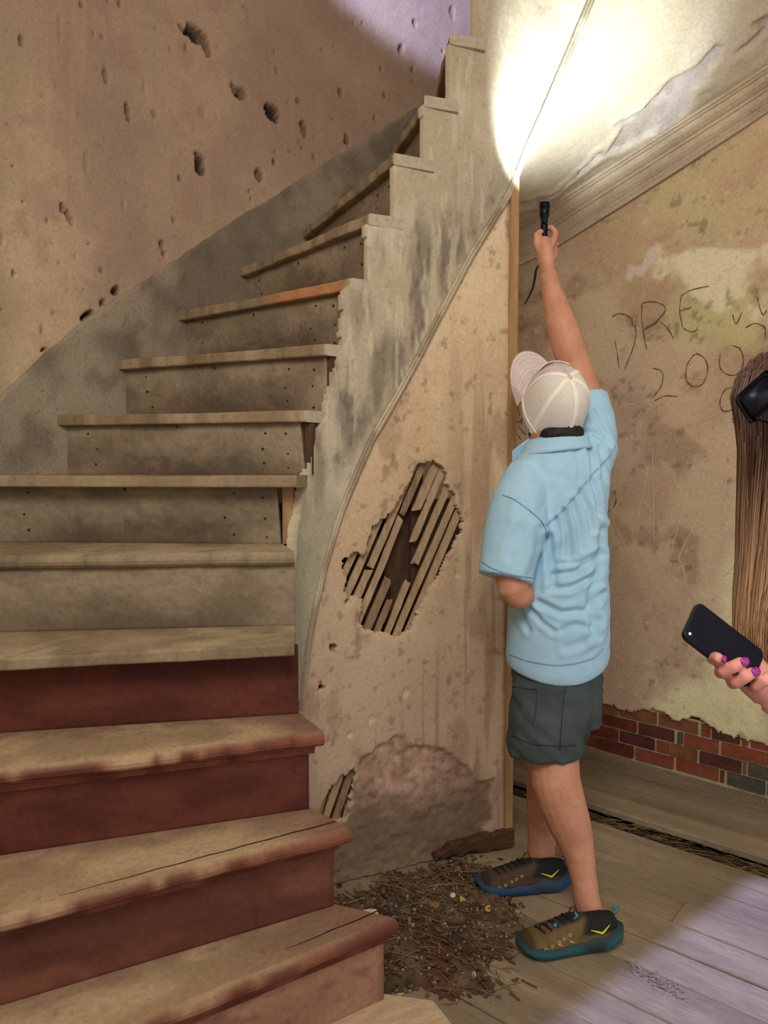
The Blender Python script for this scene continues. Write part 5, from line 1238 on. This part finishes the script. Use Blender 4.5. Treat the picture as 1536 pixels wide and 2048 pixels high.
limb3([A(1660, 1440, 1.045), A(1600, 1425, 1.06), wr], [.033, .03, .0235])
limb3([wr, A(1515, 1362, 1.088), A(1490, 1332, 1.09), A(1470, 1316, 1.09)], [.022, .028, .027, .017])
limb3([(TC[0], TC[1] + .15, 1.11), (TC[0] + .02, TC[1] + .2, 1.0), (TC[0] + .02, TC[1] + .2, .86), (TC[0] - .03, TC[1] + .19, .68), (TC[0] - .05, TC[1] + .185, .60), (TC[0] - .055, TC[1] + .18, .54)], [.045, .04, .035, .025, .028, .012])
FG = [((1424, 1318), (1443, 1317), 13.0), ((1440, 1345), (1486, 1324), 14.5), ((1465, 1366), (1508, 1344), 14.5), ((1506, 1374), (1545, 1350), 14.0)]
NAILS = []
for i, (bd, tp, rr) in enumerate(FG):
    B0 = A(bd[0] + 40, bd[1] - 16, 1.088); B1 = A(bd[0] + 8, bd[1] - 2, 1.078); B2 = A(bd[0] + 1, bd[1], 1.055); B3 = A(bd[0] + 8, bd[1] - 3, 1.035); T1 = A((bd[0] + tp[0]) / 2 + 4, (bd[1] + tp[1]) / 2 - 1, 1.026); T2 = A(tp[0] - 3, tp[1], 1.030)
    r = PXM(rr, 1.04) * .94; pts = [B0, B1, B2, B3, T1, T2, T2 + (T2 - T1) / np.linalg.norm(T2 - T1) * r * .5]
    b.tube(pts, [r, r, r, r * 1.0, r * .97, r * .88, r * .5], 12)
    NAILS.append((T2, (T2 - T1) / np.linalg.norm(T2 - T1), r))
b.tube([A(1500, 1340, 1.10), A(1462, 1300, 1.104), A(1440, 1268, 1.100), A(1432, 1256, 1.096)], [.014, .012, .0105, .006], 10)
woman = bake('person', b, .0030, 4, SKW); tag(woman, 'woman at the right edge with long brown hair and purple nails, holding a phone', 'person')
NAI = mat('purple_polish', (134, 24, 120), (160, 40, 146), scale=60, rough=.25, fine=.03, spec=.5)
for (p, d, r) in NAILS:
    n = np.array([0, -1, .15]); n -= d * (n @ d); n /= np.linalg.norm(n); s_ = np.cross(d, n); m = MB(); ellip(m, p + n * r * .66 + d * r * .05, (s_, d, n), (r * .70, r * .85, r * .36), 14, 8); m.build('fingernail', NAI, woman, True)
TOP = mat('dark_top', (40, 44, 58), (58, 62, 78), scale=20, rough=.9); JEAN = mat('denim', (46, 58, 84), (64, 78, 106), scale=30, rough=.9, bump=.2, bscale=200)
m = MB(); loft(m, [((TC[0] + .02, TC[1], .70), .125, .175), ((TC[0] + .02, TC[1], .80), .12, .17), ((TC[0] + .01, TC[1], .90), .108, .145), ((TC[0], TC[1], 1.03), .118, .165), ((TC[0], TC[1], 1.125), .108, .178), ((TC[0], TC[1], 1.165), .075, .135), ((TC[0], TC[1], 1.185), .058, .08)])
for sg in (1, -1): m.tube([(TC[0], TC[1] + sg * .13, 1.115), (TC[0] + .02, TC[1] + sg * .19, 1.03), (TC[0] + .02, TC[1] + sg * .205, .99)], [.056, .056, .054], 16)
bake('top', m, .007, 4, TOP, woman)
m = MB(); loft(m, [((TC[0] + .03, TC[1], .58), .10, .16), ((TC[0] + .03, TC[1], .68), .128, .178), ((TC[0] + .02, TC[1], .76), .118, .168)])
for sg in (1, -1):
    y0 = TC[1] + sg * .085; m.tube([(TC[0] + .03, y0, .70), (TC[0] + .02, y0, .55), (TC[0] + .01, y0, .40), (TC[0] + .03, y0, .24), (TC[0] + .03, y0, .10)], [.092, .086, .066, .06, .05], 16)
bake('trousers', m, .007, 4, JEAN, woman)
# hair: long, straight, falling forward past the shoulder
HR = [(684, 1612, 8, .010), (690, 1612, 44, .040), (705, 1608, 80, .066), (735, 1605, 108, .082), (790, 1606, 124, .092), (850, 1603, 112, .088), (900, 1597, 103, .078), (1000, 1591, 102, .070), (1100, 1584, 100, .062), (1200, 1574, 98, .056), (1270, 1566, 92, .050), (1320, 1556, 74, .042), (1352, 1545, 48, .028)]
hy = np.array([h[0] for h in HR]); hx = np.array([h[1] for h in HR]); hw_ = np.array([h[2] for h in HR]); hd_ = np.array([h[3] for h in HR])
def hairp(yp, w, k=1.0):
    c = A(float(np.interp(yp, hy, hx)), yp, WY - .01); a = PXM(float(np.interp(yp, hy, hw_)), WY) * k; d = float(np.interp(yp, hy, hd_)) * k
    return c + np.array([a * math.cos(w), d * math.sin(w), 0])
m = MB(); m.ring([[hairp(y, w, .93) for w in np.linspace(0, 2 * math.pi, 40, endpoint=False)] for y in list(hy[:5]) + list(np.linspace(820, 1352, 26))][::-1])
HM = mat('long_hair', attr=True, rough=.42, fine=.0, spec=.4)
hcol = lambda yp, r: mix(L(92, 70, 58), L(190, 152, 112), float(np.clip((yp - 820) / 520 + (r - .5) * .7, 0, 1)) ** 1.2)
Vh = np.array(m.V); pyv = np.clip(936 - (Vh[:, 2] - CAMH) / WY * FPX, 690, 1360)
hair = m.build('hair', HM, woman, True, np.array([hcol(q, .3) for q in pyv])); hair['label'] = 'long straight brown hair, lighter towards the ends'
sm = MB(); sc_ = []
for i in range(900):
    w = math.radians(rd.uniform(120, 330)); k0 = rd.uniform(.95, 1.04); y0 = rd.uniform(694, 790) if rd.random() < .8 else rd.uniform(790, 1000); y1 = rd.uniform(1240, 1366); ph = rd.uniform(0, 6); pts = []; am = rd.uniform(.005, .03); rr = rd.random()
    ys = np.linspace(y0, y1, 15)
    for q, yp in enumerate(ys): pts.append(hairp(min(yp, 1352), w + am * math.sin(yp * .012 + ph) * 2, k0 + .02 * math.sin(yp * .01 + ph)) - np.array([0, 0, max(0, yp - 1352) * WY / FPX]))
    sm.tube(pts, [.0013] * 12 + [.0011, .0008, .0003], 3); sc_ += [hcol(yp, rr) for yp in ys for _ in range(3)]
tag(sm.build('hair_strands', HM, hair, True, np.array(sc_)), kind='stuff')
# sunglasses pushed up into the hair
GLS = mat('sunglass_black', (8, 8, 12), (16, 16, 22), scale=40, rough=.45, spec=.15, fine=0); LNS = mat('sunglass_lens', (14, 14, 22), (24, 24, 36), scale=40, rough=.35, spec=.15, fine=0)
gp = [A(1469, 797, 1.012), A(1532, 736, 1.018), A(1572, 790, 1.006), A(1500, 851, 1.0)]
gl = empty('sunglasses', tuple(gp[0]), 'black sunglasses pushed up on the brown hair of the woman', 'sunglasses')
def plate(pts, th, k=1.0, n=40, e=7):
    c = sum(pts) / 4; ux = ((pts[1] - pts[0]) + (pts[2] - pts[3])) / 4; uy = ((pts[3] - pts[0]) + (pts[2] - pts[1])) / 4; nn = np.cross(ux, uy); nn /= np.linalg.norm(nn)
    R = lambda d, kk: [c + nn * d + kk * (ux * np.sign(math.cos(w)) * abs(math.cos(w)) ** (2 / e) + uy * np.sign(math.sin(w)) * abs(math.sin(w)) ** (2 / e)) for w in np.linspace(0, 2 * math.pi, n, endpoint=False)]
    return R, nn, c, ux, uy
def glass(off):
    q = [p + off for p in gp]; R, nn, c, ux, uy = plate(q, .004)
    f = MB(); f.ring([R(-.003, .99), R(.002, 1.0), R(.003, .97), R(.003, .80), R(.001, .79), R(-.002, .79)], cap=False); f.build('frame', GLS, gl)
    l_ = MB(); l_.ring([R(-.0005, .81), R(.001, .81), R(.0018, .5)]); l_.build('lens', LNS, gl, True)
    return c, ux, uy, nn
c1, ux, uy, nn = glass(np.zeros(3)); o2 = np.array([.075, .05, .055]); glass(o2)
m = MB(); m.tube([c1 + ux * .9 - uy * .3, c1 + ux * 1.0 + o2 * .3, c1 + o2 - ux * .9 - uy * .3], .004, 8); m.build('bridge', GLS, gl, True)
for o_ in (np.zeros(3), o2):
    s0_ = c1 + o_ + uy * .8 - ux * .7 * (1 if o_[0] == 0 else -1); m = MB(); m.tube([s0_, s0_ + np.array([.05, .0 + o_[1] * .4, -.012]), s0_ + np.array([.11, .02 + o_[1] * .6, -.03])], [.005, .004, .003], 8, flat=.5); m.build('temple', GLS, gl, True)
# phone
PH = mat('phone_black', (10, 11, 22), (18, 19, 32), scale=30, rough=.5, spec=.12, fine=.02); PHE = mat('phone_edge', (20, 21, 28), (34, 36, 46), scale=60, rough=.3, metal=.4, fine=0)
pc = A(1446, 1290, 1.062); au = A(1500, 1331, 1.062) - A(1380, 1238, 1.062); au /= np.linalg.norm(au)
av = A(1460, 1259, 1.075) - A(1420, 1309, 1.048); av -= au * (av @ au); av /= np.linalg.norm(av); an = np.cross(au, av)
if an[1] > 0: an = -an
ph = empty('smartphone', tuple(pc), 'black smartphone tilted in the hand of the woman, small light on its back', 'phone')
def rr(d, k, la=.063, lb=.0325, rc=.0095):
    out = []
    for (sx, sy, a0) in ((1, 1, 0), (-1, 1, 90), (-1, -1, 180), (1, -1, 270)):
        for a in np.linspace(a0, a0 + 90, 7): out.append(pc + au * (sx * (la - rc) + rc * math.cos(RD(a))) * k + av * (sy * (lb - rc) + rc * math.sin(RD(a))) * k + an * d)
    return out
m = MB(); m.ring([rr(-.004, .985), rr(-.0035, 1.0), rr(.0030, 1.0), rr(.0040, .985)]); m.build('body', PHE, ph)
m = MB(); m.ring([rr(.0036, .975), rr(.0043, .97)]); m.build('back_glass', PH, ph)
led = mat('phone_led', (255, 255, 255), rough=.3, fine=0); e_ = led.node_tree.nodes['Principled BSDF']; e_.inputs['Emission Color'].default_value = (1, 1, 1, 1); e_.inputs['Emission Strength'].default_value = 3
lc = pc - au * .0555 - av * .0225 + an * .0046; m = MB(); m.ring([[lc + au * .0018 * math.cos(w) + av * .0018 * math.sin(w) + an * d for w in np.linspace(0, 2 * math.pi, 12, endpoint=False)] for d in (-.0004, .0004)]); m.build('flash_light', led, ph)
